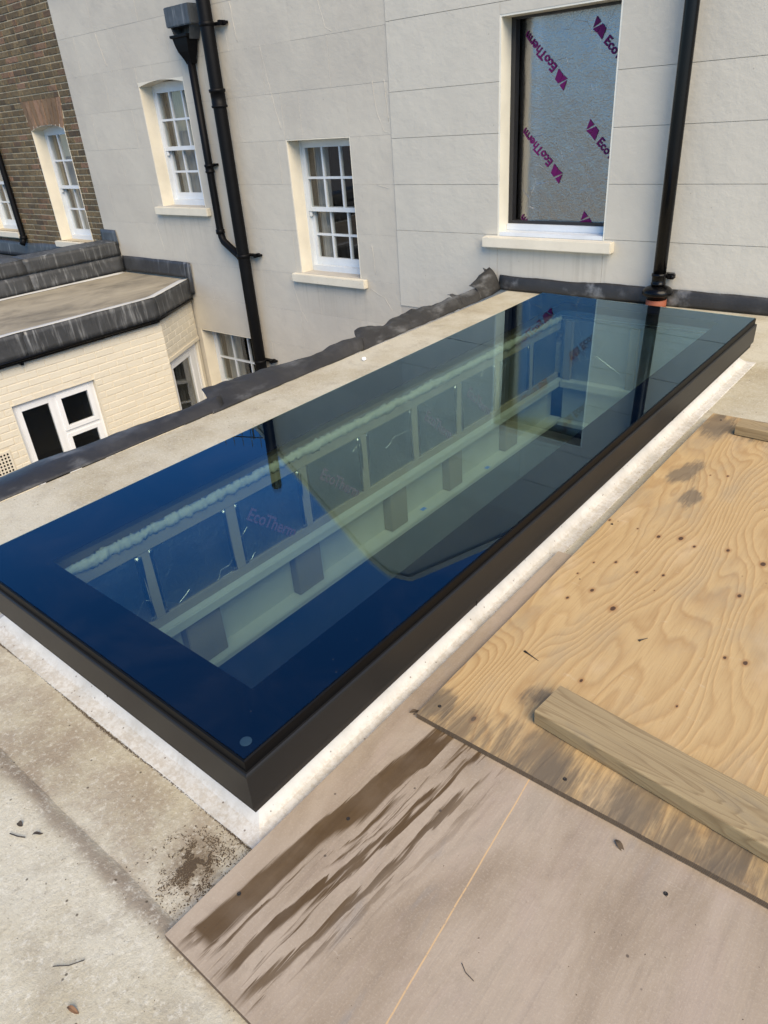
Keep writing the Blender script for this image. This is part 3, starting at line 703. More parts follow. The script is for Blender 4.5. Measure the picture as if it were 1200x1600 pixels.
# rough plaster ridges left by old repairs
def ridge(pts, r=.0026):
    P = []
    for a, b in zip(pts[:-1], pts[1:]):
        for i in range(8):
            t = i / 8; x = a[0] + (b[0] - a[0]) * t; z = a[1] + (b[1] - a[1]) * t
            P.append((x + .010 * mnoise.noise((x * 9, z * 9, 1)), W - .0005, z + .008 * mnoise.noise((x * 9, z * 9, 7))))
    R = [r * (.5 + .8 * abs(mnoise.noise((p[0] * 14, p[2] * 14, 2)))) for p in P]
    tube('plaster_ridge', P, R, STUCCO, wall, 6)
for pts in ([(-5.97, 2.05), (-5.90, 1.66), (-5.80, 1.30)], [(-5.20, 2.42), (-5.10, 2.10), (-5.02, 2.06)], [(-4.60, 1.66), (-4.58, 1.45), (-4.50, 1.27), (-4.44, 1.26)], [(-4.74, .30), (-4.72, -.02)], [(-4.62, .84), (-4.47, .80)], [(-8.72, 2.44), (-8.60, 2.05)], [(-6.32, 2.44), (-6.27, 2.06)], [(-5.95, -.1), (-5.85, -.45), (-5.75, -.6)], [(-4.80, -.12), (-4.62, -.20), (-4.52, -.33)], [(-4.47, 1.66), (-4.44, 1.30)], [(-8.30, .40), (-8.22, .0)]): ridge(pts)
# upper gable and parapet (seen mirrored in the rooflight)
gable = [(-6.95, TOPZ + .001), (-5.04, 4.28), (-4.72, 4.40), (-4.40, 4.33), (-2.75, TOPZ + .001)]
prism('gable', gable, 'y', W + .002, W + .30, STUCCO, house)
for ca_, cb_ in ((SX, -6.90), (-2.80, RX)): box('coping', (ca_, cb_, W - .03, W + .33, TOPZ + .001, TOPZ + .07), STUCCO2, house)
def rake(p, q, name='gable_coping'):
    d = (Vector(q) - Vector(p)).normalized(); n = Vector((-d.y, d.x)) * .06
    if n.y < 0: n = -n
    prism(name, [p, q, (q[0] + n.x, q[1] + n.y), (p[0] + n.x, p[1] + n.y)], 'y', W - .02, W + .32, STUCCO2, house)
for a, b in zip(gable[:-1], gable[1:]): rake((a[0], a[1] + .001), (b[0], b[1] + .001))
mesh('roof', [(-6.9, W + .31, 2.92), (-4.72, W + .31, 4.34), (-2.8, W + .31, 2.92), (-6.9, 11, 2.92), (-4.72, 11, 4.34), (-2.8, 11, 2.92)], [(0, 1, 4, 3), (1, 2, 5, 4)], SLATE, house)
boxes('flat_roof', [(SX, RX, W + .31, 11, 2.75, 2.85)], SLATE, house)

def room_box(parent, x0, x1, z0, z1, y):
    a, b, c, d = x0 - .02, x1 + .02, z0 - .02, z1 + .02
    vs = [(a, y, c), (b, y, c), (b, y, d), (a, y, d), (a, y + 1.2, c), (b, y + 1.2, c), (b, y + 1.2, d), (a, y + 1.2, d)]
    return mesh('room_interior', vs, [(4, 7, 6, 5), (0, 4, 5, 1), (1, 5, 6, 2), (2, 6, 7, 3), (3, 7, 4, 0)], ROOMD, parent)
def curtain(parent, x0, x1, z0, z1, y, mat=CURT):
    vs, fs = [], []; n = 28
    for i in range(n + 1):
        x = x0 + (x1 - x0) * i / n; yy = y + .022 * math.sin(i * 1.7) + .01 * math.sin(i * .7)
        vs += [(x, yy, z0), (x, yy, z1)]
    for i in range(n): fs.append((2 * i, 2 * i + 2, 2 * i + 3, 2 * i + 1))
    return mesh('curtain', vs, fs, mat, parent, True)
def reveal(parent, o, depth, mat, yw=W, arch=0.0):
    x0, x1, z0, z1 = o; t = .010
    box('reveal', (x0 - .001, x0 + t, yw + .001, yw + depth, z0, z1), mat, parent); box('reveal', (x1 - t, x1 + .001, yw + .001, yw + depth, z0, z1), mat, parent)
    if not arch: box('reveal_soffit', (x0 + t, x1 - t, yw + .0015, yw + depth, z1 - t, z1 + .001), mat, parent)
def arch_head(parent, o, rise, yw, depth, mat, name='arch_soffit'):
    """fills the corners above a segmental arch (crown at o[3])"""
    x0, x1, z0, z1 = o; n = 14; top = [(x0, z1 + .001), (x1, z1 + .001)]
    arc = [(x0 + (x1 - x0) * i / n, z1 - rise * (2 * i / n - 1) ** 2) for i in range(n + 1)]
    return prism(name, [(x0, z1 + .001)] + arc + [(x1, z1 + .001)], 'y', yw + .0005, yw + depth, mat, parent)
def sash_window(thing, o, label, cols=3, yw=W, depth=.165, sillmat=SILLM, sill=True, arch=0.0, old=False, curt=.35, revmat=CREAM, sill_h=.09):
    x0, x1, z0, z1 = o; yf = yw + depth; fm = WHITEOLD if old else WHITEW
    a, b, c, d = x0 + .010, x1 - .010, z0 + .0, z1 - .010
    fwid = .028
    win = boxes('window', [(a, a + fwid, yf, yf + .09, c, d), (b - fwid, b, yf, yf + .09, c, d), (a + fwid, b - fwid, yf, yf + .09, d - .03 - arch * .6, d), (a + fwid, b - fwid, yf - .01, yf + .09, c, c + .055)], fm, thing)
    win['label'] = label
    reveal(win, o, depth, revmat, yw, arch)
    if arch: arch_head(win, o, arch, yw, depth, revmat)
    if sill:
        boxes('sill', [(x0 - .10, x1 + .085, yw - .062, yw + .0005, z0 - sill_h, z0 - .004), (x0 + .002, x1 - .002, yw + .0005, yf + .02, z0 - sill_h, z0 - .001)], sillmat, win, .006)
    ia, ib, ic, id_ = a + fwid, b - fwid, c + .056, d - .03 - arch * .6
    mid = (ic + id_) / 2 - .02
    def sash(name, zz0, zz1, y0, rail_b, rail_t, rows):
        st = .040; bs = [(ia, ia + st, y0, y0 + .04, zz0, zz1), (ib - st, ib, y0, y0 + .04, zz0, zz1), (ia + st, ib - st, y0, y0 + .04, zz0, zz0 + rail_b), (ia + st, ib - st, y0, y0 + .04, zz1 - rail_t, zz1)]
        gx0, gx1, gz0, gz1 = ia + st, ib - st, zz0 + rail_b, zz1 - rail_t; bw = .022
        pw = (gx1 - gx0 - (cols - 1) * bw) / cols; ph = (gz1 - gz0 - (rows - 1) * bw) / rows
        for i in range(1, cols): x = gx0 + i * pw + (i - 1) * bw; bs.append((x, x + bw, y0 + .004, y0 + .036, gz0, gz1))
        for j in range(1, rows):
            z = gz0 + j * ph + (j - 1) * bw
            for i in range(cols): x = gx0 + i * (pw + bw); bs.append((x, x + pw, y0 + .005, y0 + .035, z, z + bw))
        boxes(name, bs, fm, win)
        for i in range(cols):
            for j in range(rows):
                x = gx0 + i * (pw + bw); z = gz0 + j * (ph + bw)
                t1, t2 = random.uniform(-.0016, .0016), random.uniform(-.0016, .0016)
                mesh('pane', [(x, y0 + .02 + t1, z), (x + pw, y0 + .02 + t2, z), (x + pw, y0 + .02 - t1, z + ph), (x, y0 + .02 - t2, z + ph)], [(0, 1, 2, 3)], WINGLASS, win)
    sash('upper_sash', mid - .03, id_, yf + .006, .042, .045, 2)
    sash('lower_sash', ic, mid + .012, yf + .048, .075, .042, 2)
    boxes('sash_horn', [(ia + .004, ia + .034, yf + .008, yf + .036, mid - .085, mid - .031), (ib - .034, ib - .004, yf + .008, yf + .036, mid - .085, mid - .031)], fm, win, .006)
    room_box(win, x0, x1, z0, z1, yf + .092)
    wd = x1 - x0
    if curt: curtain(win, x0 + .05, x0 + .05 + wd * curt, z0 + .02, z1 - .02, yf + .16); curtain(win, x1 - .05 - wd * curt * .5, x1 - .05, z0 + .02, z1 - .02, yf + .16)
    return win
sash_window(house, OW1, 'white sash window beside the small black downpipe', arch=.045, curt=.42)
sash_window(house, OW2, 'flaking white sash window in the middle of the stucco wall', old=True, curt=.24)
sash_window(house, OL, 'low sash window half hidden behind the thick black pipe', sill=True, cols=3, curt=.3)

# boarded window
def boarded(o):
    x0, x1, z0, z1 = o; yf = W + .15
    fm = mat_simple('dark_window_frame', (.018, .018, .02), .35)
    win = boxes('window', [(x0 + .012, x0 + .05, yf - .004, yf + .06, z0 + .08, z1 - .012), (x1 - .05, x1 - .012, yf - .004, yf + .06, z0 + .08, z1 - .012), (x0 + .05, x1 - .05, yf - .004, yf + .06, z0 + .08, z0 + .105), (x0 + .05, x1 - .05, yf - .004, yf + .06, z1 - .03, z1 - .012)], fm, house)
    win['label'] = 'large window boarded with silver foil insulation printed in purple'
    bs = [(x0 - .001, x0 + .012, W - .004, W + .16, z0, z1), (x1 - .012, x1 + .001, W - .004, W + .16, z0, z1), (x0 + .012, x1 - .012, W - .0035, W + .16, z1 - .012, z1 + .001)]
    boxes('reveal', bs, mat_paint('pale_reveal_paint', (.72, .70, .60), .5), win)
    boxes('sill_board', [(x0 + .012, x1 - .012, W + .0, yf + .06, z0 + .0, z0 + .03), (x0 + .012, x1 - .012, yf - .03, yf + .06, z0 + .03, z0 + .0795)], WHITEW, win, .003)
    boxes('sill', [(x0 - .115, x1 + .085, W - .075, W + .004, z0 - .085, z0 - .002)], CREAM, win, .006)
    # foil board, bowed forward at its left edge
    vs, fs = [], []; nu, nv = 70, 60; xa, xb, za, zb = x0 + .04, x1 - .02, z0 + .06, z1 - .015
    for i in range(nu + 1):
        for j in range(nv + 1):
            x = xa + (xb - xa) * i / nu; z = za + (zb - za) * j / nv; t = (x - xa)
            y = yf + .022 + .05 * math.exp(-((t - .0) / .055) ** 2) - .016 * math.exp(-((t - .16) / .06) ** 2)
            y += .0022 * mnoise.noise((x * 5, z * 3, 1)) + .0012 * mnoise.noise((x * 16, z * 11, 3)) + .0008 * mnoise.noise((x * 40, z * 25, 5))
            vs.append((x, y, z))
    for i in range(nu):
        for j in range(nv): a = i * (nv + 1) + j; fs.append((a, a + 1, a + nv + 2, a + nv + 1)[::-1])
    k = len(vs); vs += [(xa, yf + .10, za), (xb, yf + .10, za), (xb, yf + .10, zb), (xa, yf + .10, zb)]; fs.append((k, k + 1, k + 2, k + 3))
    foil = mesh('foil_board', vs, fs, FOIL, win, True)
    YB = yf + .0035
    # maker's mark, traced: three flat pieces, plus the word, at 45 degrees
    tip = Vector((-2.633, 1.908))
    pcs = [[(-2.633, 1.908), (-2.599, 1.869), (-2.658, 1.839)], [(-2.661, 1.832), (-2.592, 1.854), (-2.627, 1.806)], [(-2.588, 1.859), (-2.559, 1.828), (-2.585, 1.761), (-2.624, 1.804)]]
    base = Matrix.Translation((-2.573 - tip.x, 0, 1.747 - tip.y)) @ Matrix.Rotation(math.radians(45), 4, 'Y') @ Matrix.Rotation(math.radians(90), 4, 'X')
    def put(ax, az, flip):
        Rm = Matrix.Translation((ax, YB, az)) @ (Matrix.Rotation(math.pi, 4, 'Y') if flip else Matrix.Identity(4))
        vs2, fs2 = [], []
        for pc in pcs:
            k = len(vs2); vs2 += [Rm @ Vector((p[0] - tip.x, 0, p[1] - tip.y)) for p in pc]
            n = len(pc); fs2.append(tuple(range(k, k + n)))
            vs2 += [v + Vector((0, .001, 0)) for v in vs2[k:k + n]]
            fs2 += [(k + i, k + (i + 1) % n, k + n + (i + 1) % n, k + n + i) for i in range(n)]
        mesh('printed_mark', vs2, fs2, PURPLE, win)
        mt = Rm @ base
        o = put_text(TXT, mt, PURPLE, win)
        # wrap the word over the bowed left edge of the board
        for v in o.data.vertices:
            t = v.co.x - xa
            bow = .05 * math.exp(-(t / .055) ** 2) - .016 * math.exp(-((t - .16) / .06) ** 2)
            v.co.y = YB + .012 + bow + (v.co.y - YB)
            if v.co.x < x0 + .052: v.co.x = x0 + .052
    for az in (1.908, 1.268, .626): put(-2.633, az, False)
    for az in (1.466, .824, .182): put(-2.865, az, True)
    for o in win.children:
        if o.name.startswith('printed_mark'):
            for v in o.data.vertices:
                t = v.co.x - xa; v.co.y += .012 - .016 * math.exp(-((t - .16) / .06) ** 2)
        if o.name.startswith(('printed_mark', 'lettering')):
            bm = bmesh.new(); bm.from_mesh(o.data)
            bmesh.ops.bisect_plane(bm, geom=bm.verts[:] + bm.edges[:] + bm.faces[:], plane_co=(0, 0, z0 + .082), plane_no=(0, 0, 1), clear_inner=True)
            bmesh.ops.bisect_plane(bm, geom=bm.verts[:] + bm.edges[:] + bm.faces[:], plane_co=(x1 - .02, 0, 0), plane_no=(1, 0, 0), clear_outer=True)
            bm.to_mesh(o.data); bm.free()
            if not o.data.vertices: bpy.data.objects.remove(o)
    mesh('pane', [(x0 + .05, yf - .012 + .02, z0 + .105), (x0 + .0501, yf + .008, z0 + .105), (x0 + .0501, yf + .008, z0 + .106)], [(0, 1, 2)], WINGLASS, win) if False else None
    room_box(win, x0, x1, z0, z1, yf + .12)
boarded(OB)

# lead flashing at the foot of the right-hand wall
fl = wavy_strip('lead_flashing', [(-3.285, 5.462, .006), (-1.1, 5.462, .006), (3.9, 5.462, .006)], [(-3.285, 5.486, .124), (-2.6, 5.484, .119), (-1.85, 5.486, .126), (-1.15, 5.484, .117), (3.9, 5.486, .12)], LEADD, None, 120, 6, .006, 3, .003, (0, -.006, .0))
tag(fl, 'dark lead flashing strip dressed along the foot of the wall behind the rooflight', 'flashing')

# ================================================================== LEAD SHEETS ALONG THE ROOF EDGE
# outer edges measured as points on the real sheet, roughly level with the roof
sheets = [
    ('smooth dark lead sheet over the roof edge, nearest of the row', [(-3.20, -1.2), (-3.20, 2.32)], [(-3.62, -1.2, -.02), (-3.52, .4, .0), (-3.43, 1.10, .025), (-3.37, 1.75, .03), (-3.30, 2.10, .045), (-3.31, 2.36, .05)], 1),
    ('lead sheet with a lifted corner overlapping the nearest sheet', [(-3.19, 2.22), (-3.20, 3.55)], [(-3.40, 2.33, .075), (-3.40, 2.75, .06), (-3.34, 3.15, .055), (-3.33, 3.45, .07), (-3.29, 3.64, .07)], 11),
    ('crumpled lead sheet with a pale scuffed fold beyond the torn joint', [(-3.20, 3.52), (-3.22, 4.80)], [(-3.36, 3.66, .075), (-3.37, 3.95, .06), (-3.37, 4.25, .075), (-3.33, 4.65, .08), (-3.30, 4.86, .08)], 21),
    ('short wrinkled lead piece between the crumpled sheet and the upturned end', [(-3.21, 4.74), (-3.22, 5.12)], [(-3.38, 4.80, .095), (-3.37, 5.0, .085), (-3.31, 5.16, .085)], 31),
]
for lab, inner, outer, sd in sheets:
    lo = [(x, y, .004) for x, y in inner]
    o = wavy_strip('lead_sheet', lo, outer, LEADD, None, 90, 12, .030 if sd > 15 else (.018 if sd > 5 else .010), sd, .003, (0, 0, .022))
    tag(o, lab, 'lead sheet', 'lead sheets along the roof edge')
o = wavy_strip('lead_sheet', [(-3.22, 5.08, .004), (-3.24, 5.30, .004), (-3.26, 5.45, .006)], [(-3.38, 5.12, .09), (-3.40, 5.30, .15), (-3.37, 5.42, .19)], LEADD, None, 30, 8, .016, 41, .003, (.02, 0, .02))
tag(o, 'twisted lead end piece standing up against the wall corner', 'lead sheet', 'lead sheets along the roof edge')
o = wavy_strip('lead_strap', [(-3.30, 5.46, .05), (-3.36, 5.47, .06)], [(-3.32, 5.44, .155), (-3.42, 5.42, .185)], LEADD, None, 10, 6, .006, 51, .003, (.01, -.02, 0))
tag(o, 'small folded lead tab at the end of the wall flashing', 'lead tab')
pc = mesh('paper_scrap', [(-3.05, 3.36, .006), (-3.064, 3.372, .018), (-3.052, 3.390, .020), (-3.038, 3.384, .008), (-3.04, 3.366, .004)], [(0, 1, 2, 3, 4)], UPVC)
md = pc.modifiers.new('s', 'SOLIDIFY'); md.thickness = .003
tag(pc, 'tiny white scrap caught on the lead at the roof edge', 'scrap')

# ================================================================== PIPES
sp_ = empty('soil_pipe', (-6.56, 5.39, -3.25), 'thick black cast-iron pipe running down the stucco wall', 'pipe')
PX, PY, PR = -6.56, 5.385, .068
tube('pipe', [(PX, PY, -3.25), (PX, PY, -.3), (PX, PY, 1.6), (PX, PY, 3.66), (PX, PY, 3.70), (PX, PY, 3.715)], [PR, PR, PR, PR, PR * .8, PR * .35], BLACKP, sp_, 24)
lathe('collar', (PX, PY, 1.57), [(PR, 0), (PR + .014, .004), (PR + .014, .022), (PR + .006, .026), (PR + .006, .135), (PR + .016, .14), (PR + .016, .165), (PR, .17)], BLACKP, sp_)
for z in (2.28, .12, -1.1):
    br = boxes('bracket', [(PX - .01, PX + .20, PY + .055, W - .0065, z - .012, z + .012), (PX + .125, PX + .165, PY + .03, W - .0065, z - .02, z + .02)], BLACKP, sp_, .004)
    lathe('bracket_ring', (PX, PY, z - .02), [(PR, 0), (PR + .006, .003), (PR + .006, .037), (PR, .04)], BLACKP, sp_)
rp = empty('rainwater_pipe', (-6.95, 5.42, .1), 'thin black downpipe with funnel hopper joining the thick pipe', 'pipe')
RXp, RYp = -6.955, 5.43
tube('pipe', [(RXp, RYp, 2.02), (RXp, RYp, 1.0), (RXp, RYp, .36), (RXp + .01, RYp, .30), (RXp + .04, RYp - .005, .25), (RXp + .30, RYp - .03, .115), (PX - .03, PY, .07)], .041, BLACKP, rp, 18)
lathe('coupling', (RXp, RYp, .965), [(.041, 0), (.05, .004), (.052, .02), (.046, .024), (.046, .06), (.053, .064), (.053, .085), (.041, .09)], BLACKP, rp)
boxes('bracket', [(RXp - .075, RXp + .085, RYp + .03, W - .001, 1.03, 1.055)], BLACKP, rp, .003)
lathe('elbow_collar', (RXp, RYp, .33), [(.041, 0), (.05, .004), (.05, .05), (.041, .055)], BLACKP, rp)
def hopper():
    prof = [(.045, .030, 1.985), (.055, .040, 2.03), (.085, .055, 2.09), (.105, .062, 2.15), (.115, .066, 2.205), (.135, .075, 2.215), (.135, .075, 2.235), (.12, .062, 2.235), (.10, .05, 2.15)]
    vs, fs = [], []; yb = RYp + .035
    for hx, hy, z in prof: vs += [(RXp - hx, yb - 2 * hy, z), (RXp + hx, yb - 2 * hy, z), (RXp + hx, yb, z), (RXp - hx, yb, z)]
    for i in range(len(prof) - 1):
        for k in range(4): a = i * 4 + k; b = i * 4 + (k + 1) % 4; fs.append((a, b, b + 4, a + 4))
    return mesh('hopper', vs, fs, BLACKP, rp)
hopper()
lc = empty('lead_chute', (-6.95, 5.45, 2.3), 'blue-grey lead chute box above the funnel hopper', 'chute')
def chute():
    a = [(-7.13, 5.34, 2.47), (-6.74, 5.34, 2.47), (-7.10, 5.36, 2.30), (-6.76, 5.36, 2.30)]
    boxes('cover', [(-7.135, -6.735, 5.33, 5.493, 2.305, 2.475)], LEADB, lc, .008)
    vs = [(-7.09, 5.35, 2.31), (-6.78, 5.35, 2.31), (-6.78, 5.49, 2.31), (-7.09, 5.49, 2.31), (-7.05, 5.36, 2.19), (-6.83, 5.36, 2.19), (-6.83, 5.48, 2.19), (-7.05, 5.48, 2.19)]
    mesh('spout', vs, [(1, 2, 6, 5), (2, 3, 7, 6), (3, 0, 4, 7)], LEADB, lc)
chute()
vp = empty('vent_pipe', (-1.885, 5.40, 0), 'black downpipe with domed rubber collar at the foot, right of the foil window', 'pipe')
VX, VY, VR = -1.885, 5.405, .046
tube('pipe', [(VX, VY, .06), (VX, VY, 1.0), (VX, VY, 3.2), (VX, VY, 4.3)], VR, BLACKG, vp, 24)
lathe('socket', (VX, VY, .165), [(VR, 0), (VR + .006, .003), (VR + .007, .014), (VR + .003, .018), (VR + .003, .062), (VR + .008, .066), (VR + .008, .082), (VR, .086)], BLACKG, vp)
boxes('bracket', [(VX + .045, VX + .105, VY + .01, VY + .05, .207, .247), (VX - .03, VX + .09, VY + .045, W - .0065, .21, .244)], BLACKG, vp, .008)
lathe('bracket_bolt', (VX + .09, VY + .012, .216), [(.012, 0), (.014, .004), (.014, .018), (.01, .022)], BLACKG, vp, 14)
lathe('domed_collar', (VX, VY, .062), [(.070, 0), (.072, .028), (.098, .031), (.108, .040), (.110, .050), (.106, .066), (.094, .080), (.076, .090), (.056, .097), (VR, .1)], BLACKG, vp)
lathe('clay_ring', (VX, VY, .002), [(.074, 0), (.074, .022), (.0735, .058), (.066, .0595)], TERRA, vp)

# ================================================================== BRICK HOUSE (far left)
brickhouse = empty('brick_house', (-11.5, 5.6, -3.25), 'brown stock-brick house wall beyond the stucco, at the far left', 'house')
BY = W + .022
BW1 = (-10.86, -9.965, .085, 1.575)
BW2 = (-13.05, -12.155, .16, 1.62)
bh = [BW1, BW2]
bwall = boxes('wall', [(r[0], r[1], BY + .009, BY + .32, r[2], r[3]) for r in subtract([(-14.5, SX - .0005, -3.25, 3.4)], bh)], MORTAR, brickhouse)
def chamfer_piece(name, a0, a1, b0, b1, f, depth, e, mat, parent, jit=.0):
    """brick with softened face edges; f(u, v, w) maps wall coords to the world (w outwards)"""
    j = [random.uniform(-jit, jit) for _ in range(4)]
    vs = [f(a0, b0, 0), f(a1, b0, 0), f(a1, b1, 0), f(a0, b1, 0), f(a0, b0, depth - e), f(a1, b0, depth - e), f(a1, b1, depth - e), f(a0, b1, depth - e),
          f(a0 + e, b0 + e, depth + j[0]), f(a1 - e, b0 + e, depth + j[1]), f(a1 - e, b1 - e, depth + j[2]), f(a0 + e, b1 - e, depth + j[3])]
    fs = [(8, 9, 10, 11)] + [(k, (k + 1) % 4, (k + 1) % 4 + 4, k + 4) for k in range(4)] + [(k + 4, (k + 1) % 4 + 4, (k + 1) % 4 + 8, k + 8) for k in range(4)]
    if mat is None: return vs, fs
    return mesh(name, vs, fs, mat, parent)
def voussoirs(o, rise, parent):
    x0, x1, z0, z1 = o; n = 9; hgt = .30; cx = (x0 + x1) / 2
    res = []
    for i in range(n):
        ta, tb = i / n, (i + 1) / n
        def P(t, h):
            zb = z1 - rise * (2 * t - 1) ** 2
            xx = x0 + (x1 - x0) * t; return (cx + (xx - cx) * (1 + .20 * h / hgt), zb + .004 + h * (1 if True else 0) - (rise * 0 if h == 0 else 0))
        top = z1 + hgt
        a0, a1 = P(ta, 0), P(tb, 0); b1 = (cx + (a1[0] - cx) * 1.22, top); b0 = (cx + (a0[0] - cx) * 1.22, top)
        gpx = .008
        prism('voussoir', [(a0[0] + gpx, a0[1]), (a1[0] - gpx, a1[1]), (b1[0] - gpx, b1[1]), (b0[0] + gpx, b0[1])], 'y', BY - .001 - random.uniform(0, .003), BY + .02, VOUSS, parent)
    return [(cx - (cx - x0) * (1 + .22 * k / 6) - .008, cx + (x1 - cx) * (1 + .22 * k / 6) + .008, z1 - rise + (hgt + rise) * k / 6, z1 - rise + (hgt + rise) * (k + 1) / 6) for k in range(6)]
v1 = voussoirs(BW1, .06, bwall); v2 = voussoirs(BW2, .06, bwall)
cand = []; row = 0; z = -.62
while z < 3.3:
    x = SX - .0005 - (0 if row % 2 else .056); i = row % 2
    x1 = SX - .003
    first = True
    while x1 > -14.4:
        L = .2155 if (i % 2 == 0) else .1025
        if first and row % 2: L = .1025 if i % 2 else .2155
        x0 = x1 - L
        for r in subtract([(x0, x1, z, z + .0635)], [(h[0] - .004, h[1] + .004, h[2], h[3] + .02) for h in bh] + v1 + v2):
            if r[1] - r[0] > .02 and r[3] - r[2] > .02: cand.append(r)
        x1 = x0 - .0115; i += 1; first = False
    z += .0755; row += 1
def fmap(u, v, w_): return (u, BY + .0095 - w_, v)
def vis(r): return -12.4 < r[0] and 0.0 < r[2] < 2.95 - max(0, (r[0] + 11.6)) * .05
cand.sort(key=lambda r: (not vis(r), -(r[0] + r[1])))
bvs, bfs = [], []
for k, r in enumerate(cand):
    dep = .0095 + random.uniform(-.003, .002)
    if k < 300:
        chamfer_piece('brick', *r, fmap, dep, .004, BRICK, bwall, .0015)
    else:
        v_, f_ = chamfer_piece('', *r, fmap, dep, .004, None, None, .0015); n0 = len(bvs); bvs += v_; bfs += [tuple(i + n0 for i in q) for q in f_]
rest = mesh('brickwork', bvs, bfs, BRICKI, bwall); tag(rest, kind='stuff')
sash_window(brickhouse, BW1, 'arched white sash window with grey curtains in the brick wall', yw=BY - .001, arch=.06, curt=.45, sill_h=.085, depth=.17)
sash_window(brickhouse, BW2, 'white sash window at the picture edge behind the thin pipe', yw=BY - .001, arch=.06, curt=.45, old=True, sill_h=.085, depth=.17)
dp = empty('downpipe', (-11.9, 5.4, .0), 'slim black downpipe on the brick wall between its two windows', 'pipe')
tube('pipe', [(-11.93, BY - .06, 3.3), (-11.93, BY - .06, 1.2), (-11.93, BY - .06, .12), (-11.92, BY - .075, .05), (-11.90, BY - .12, .0)], .042, BLACKP, dp, 16)
lathe('pipe_shoe', (-11.93, BY - .06, .06), [(.042, 0), (.055, .005), (.055, .05), (.042, .056)], BLACKP, dp)

# low lead roof in front of the brick house
lr = empty('low_lead_roof', (-11.5, 4, -.2), 'low dark lead roof in front of the brick house', 'roof')
box('lead_deck', (-14.5, -9.62, -1.0, 5.47, -.32, -.22), LEADB, lr)
wavy_strip('wall_flashing', [(-14.4, 5.47, -.2), (-9.6, 5.47, -.2)], [(-14.4, 5.50, .03), (-11.9, 5.50, .01), (-9.6, 5.50, .045)], LEADB, lr, 60, 4, .006, 61)
box('roof_box', (-13.9, -11.55, 3.2, 4.75, -.22, -.02), BLACKP, lr, .01)

# lead-covered parapet between the roofs
pp = empty('parapet_wall', (-9.43, 3, -.25), 'lead-covered parapet between the two low roofs, butting the stucco wall', 'parapet')
boxes('core', [(-9.60, -9.285, -1.0, 5.485, -3.25, .125)], LEADB, pp)
ny = 8; yy0 = 5.49
for k in range(4):
    y1 = 5.49 - k * 1.32; y0 = y1 - 1.335
    wavy_strip('capping_sheet', [(-9.27, y0, -.03), (-9.268 - .002 * (k % 2), y1, -.03)], [(-9.28, y0, .138), (-9.28, y1, .14 + .003 * (k % 2))], LEAD, pp, 16, 4, .006, 70 + k, .004)
    wavy_strip('top_sheet', [(-9.279, y0, .139), (-9.279, y1, .141)], [(-9.61, y0, .15), (-9.61, y1, .155)], LEADB, pp, 16, 4, .006, 90 + k, .004)
    wavy_strip('apron_sheet', [(-9.235, y0, -.235), (-9.235, y1, -.235)], [(-9.262, y0, -.045 + .004 * (k % 2)), (-9.262, y1, -.045)], LEAD, pp, 16, 4, .008, 110 + k, .004)
wavy_strip('end_upstand', [(-9.64, 5.478, .10), (-9.24, 5.478, .10)], [(-9.64, 5.486, .29), (-9.27, 5.486, .285)], LEADB, pp, 12, 4, .005, 131, .004)

# ================================================================== NEIGHBOUR'S CREAM EXTENSION
ext = empty('cream_extension', (-8.3, 3.5, -3.25), 'cream painted brick extension with a flat roof and dark lead edge', 'extension')
FX = -7.36
C0 = Vector((FX, 4.66, 0)); C1 = Vector((-7.86, 5.493, 0)); cdv = (C1 - C0).normalized(); cn = Vector((cdv.y, -cdv.x, 0)); CL = (C1 - C0).length
EW = (2.735, 3.672, -2.45, -.935)      # window opening y0,y1,z0,z1
ED = (.03, .90, -3.2, -1.03)           # door opening along the splayed wall
ZT = -.50
ew = boxes('wall', [(FX - .25, FX - .0068, r[0], r[1], r[2], r[3]) for r in subtract([(-2.0, 4.66, -3.25, ZT)], [EW])], mat_simple('painted_mortar', (.60, .54, .42), .8, bump=.4), ext)
def cmap(u, v, w_): p = C0 + cdv * u + cn * (w_ - .0135); return (p.x, p.y, v)
chw = boxes('splayed_wall', [(r[0], r[1], r[2], r[3], -.25, 0) for r in subtract([(0, CL, -3.25, ZT)], [ED])], PBRICK, ext, 0, lambda a, b, c: cmap(a, b, c))
# painted bricks, one by one
def emap(u, v, w_): return (FX - .0135 + w_, u, v)
row = 0; z = ZT - .068; nb = 0
while z > -2.5 and nb < 300:
    y1 = 4.655 - (.0 if row % 2 else 0.0); i = row
    off = .11 if row % 2 else 0.0
    y1 = 4.655
    first = True
    while y1 > 1.6:
        L = (.2155 - off if first and off else .2155)
        y0 = y1 - L; first = False
        for r in subtract([(y0, y1, z, z + .0655)], [(EW[0] - .008, EW[1] + .008, EW[2], EW[3] + .01), (2.36, 2.58, -1.60, -1.34)]):
            if r[1] - r[0] > .03 and r[3] - r[2] > .03 and z > -2.0:
                chamfer_piece('painted_brick', *r, emap, .0095 + random.uniform(-.0015, .0015), .0035, PBRICK, ew, .001); nb += 1
        y1 = y0 - .008
    z -= .0745; row += 1
row = 0; z = ZT - .068
while z > -.98:
    u = .006; first = True
    while u < CL - .02:
        L = .10 if (first and row % 2) else .2155
        u1 = min(u + L, CL - .012); first = False
        if u1 - u > .03: chamfer_piece('painted_brick', u, u1, z, z + .0655, lambda a, b, c: cmap(a, b, c), .0035 + random.uniform(-.001, .001), .0025, PBRICK, chw, .001)
        u = u1 + .008
    z -= .0745; row += 1
box('rendered_lintel', (-.006, CL - .002, -1.03, -.985, .0, .012), PBRICK, chw, .002, lambda a, b, c: cmap(a, b, c))
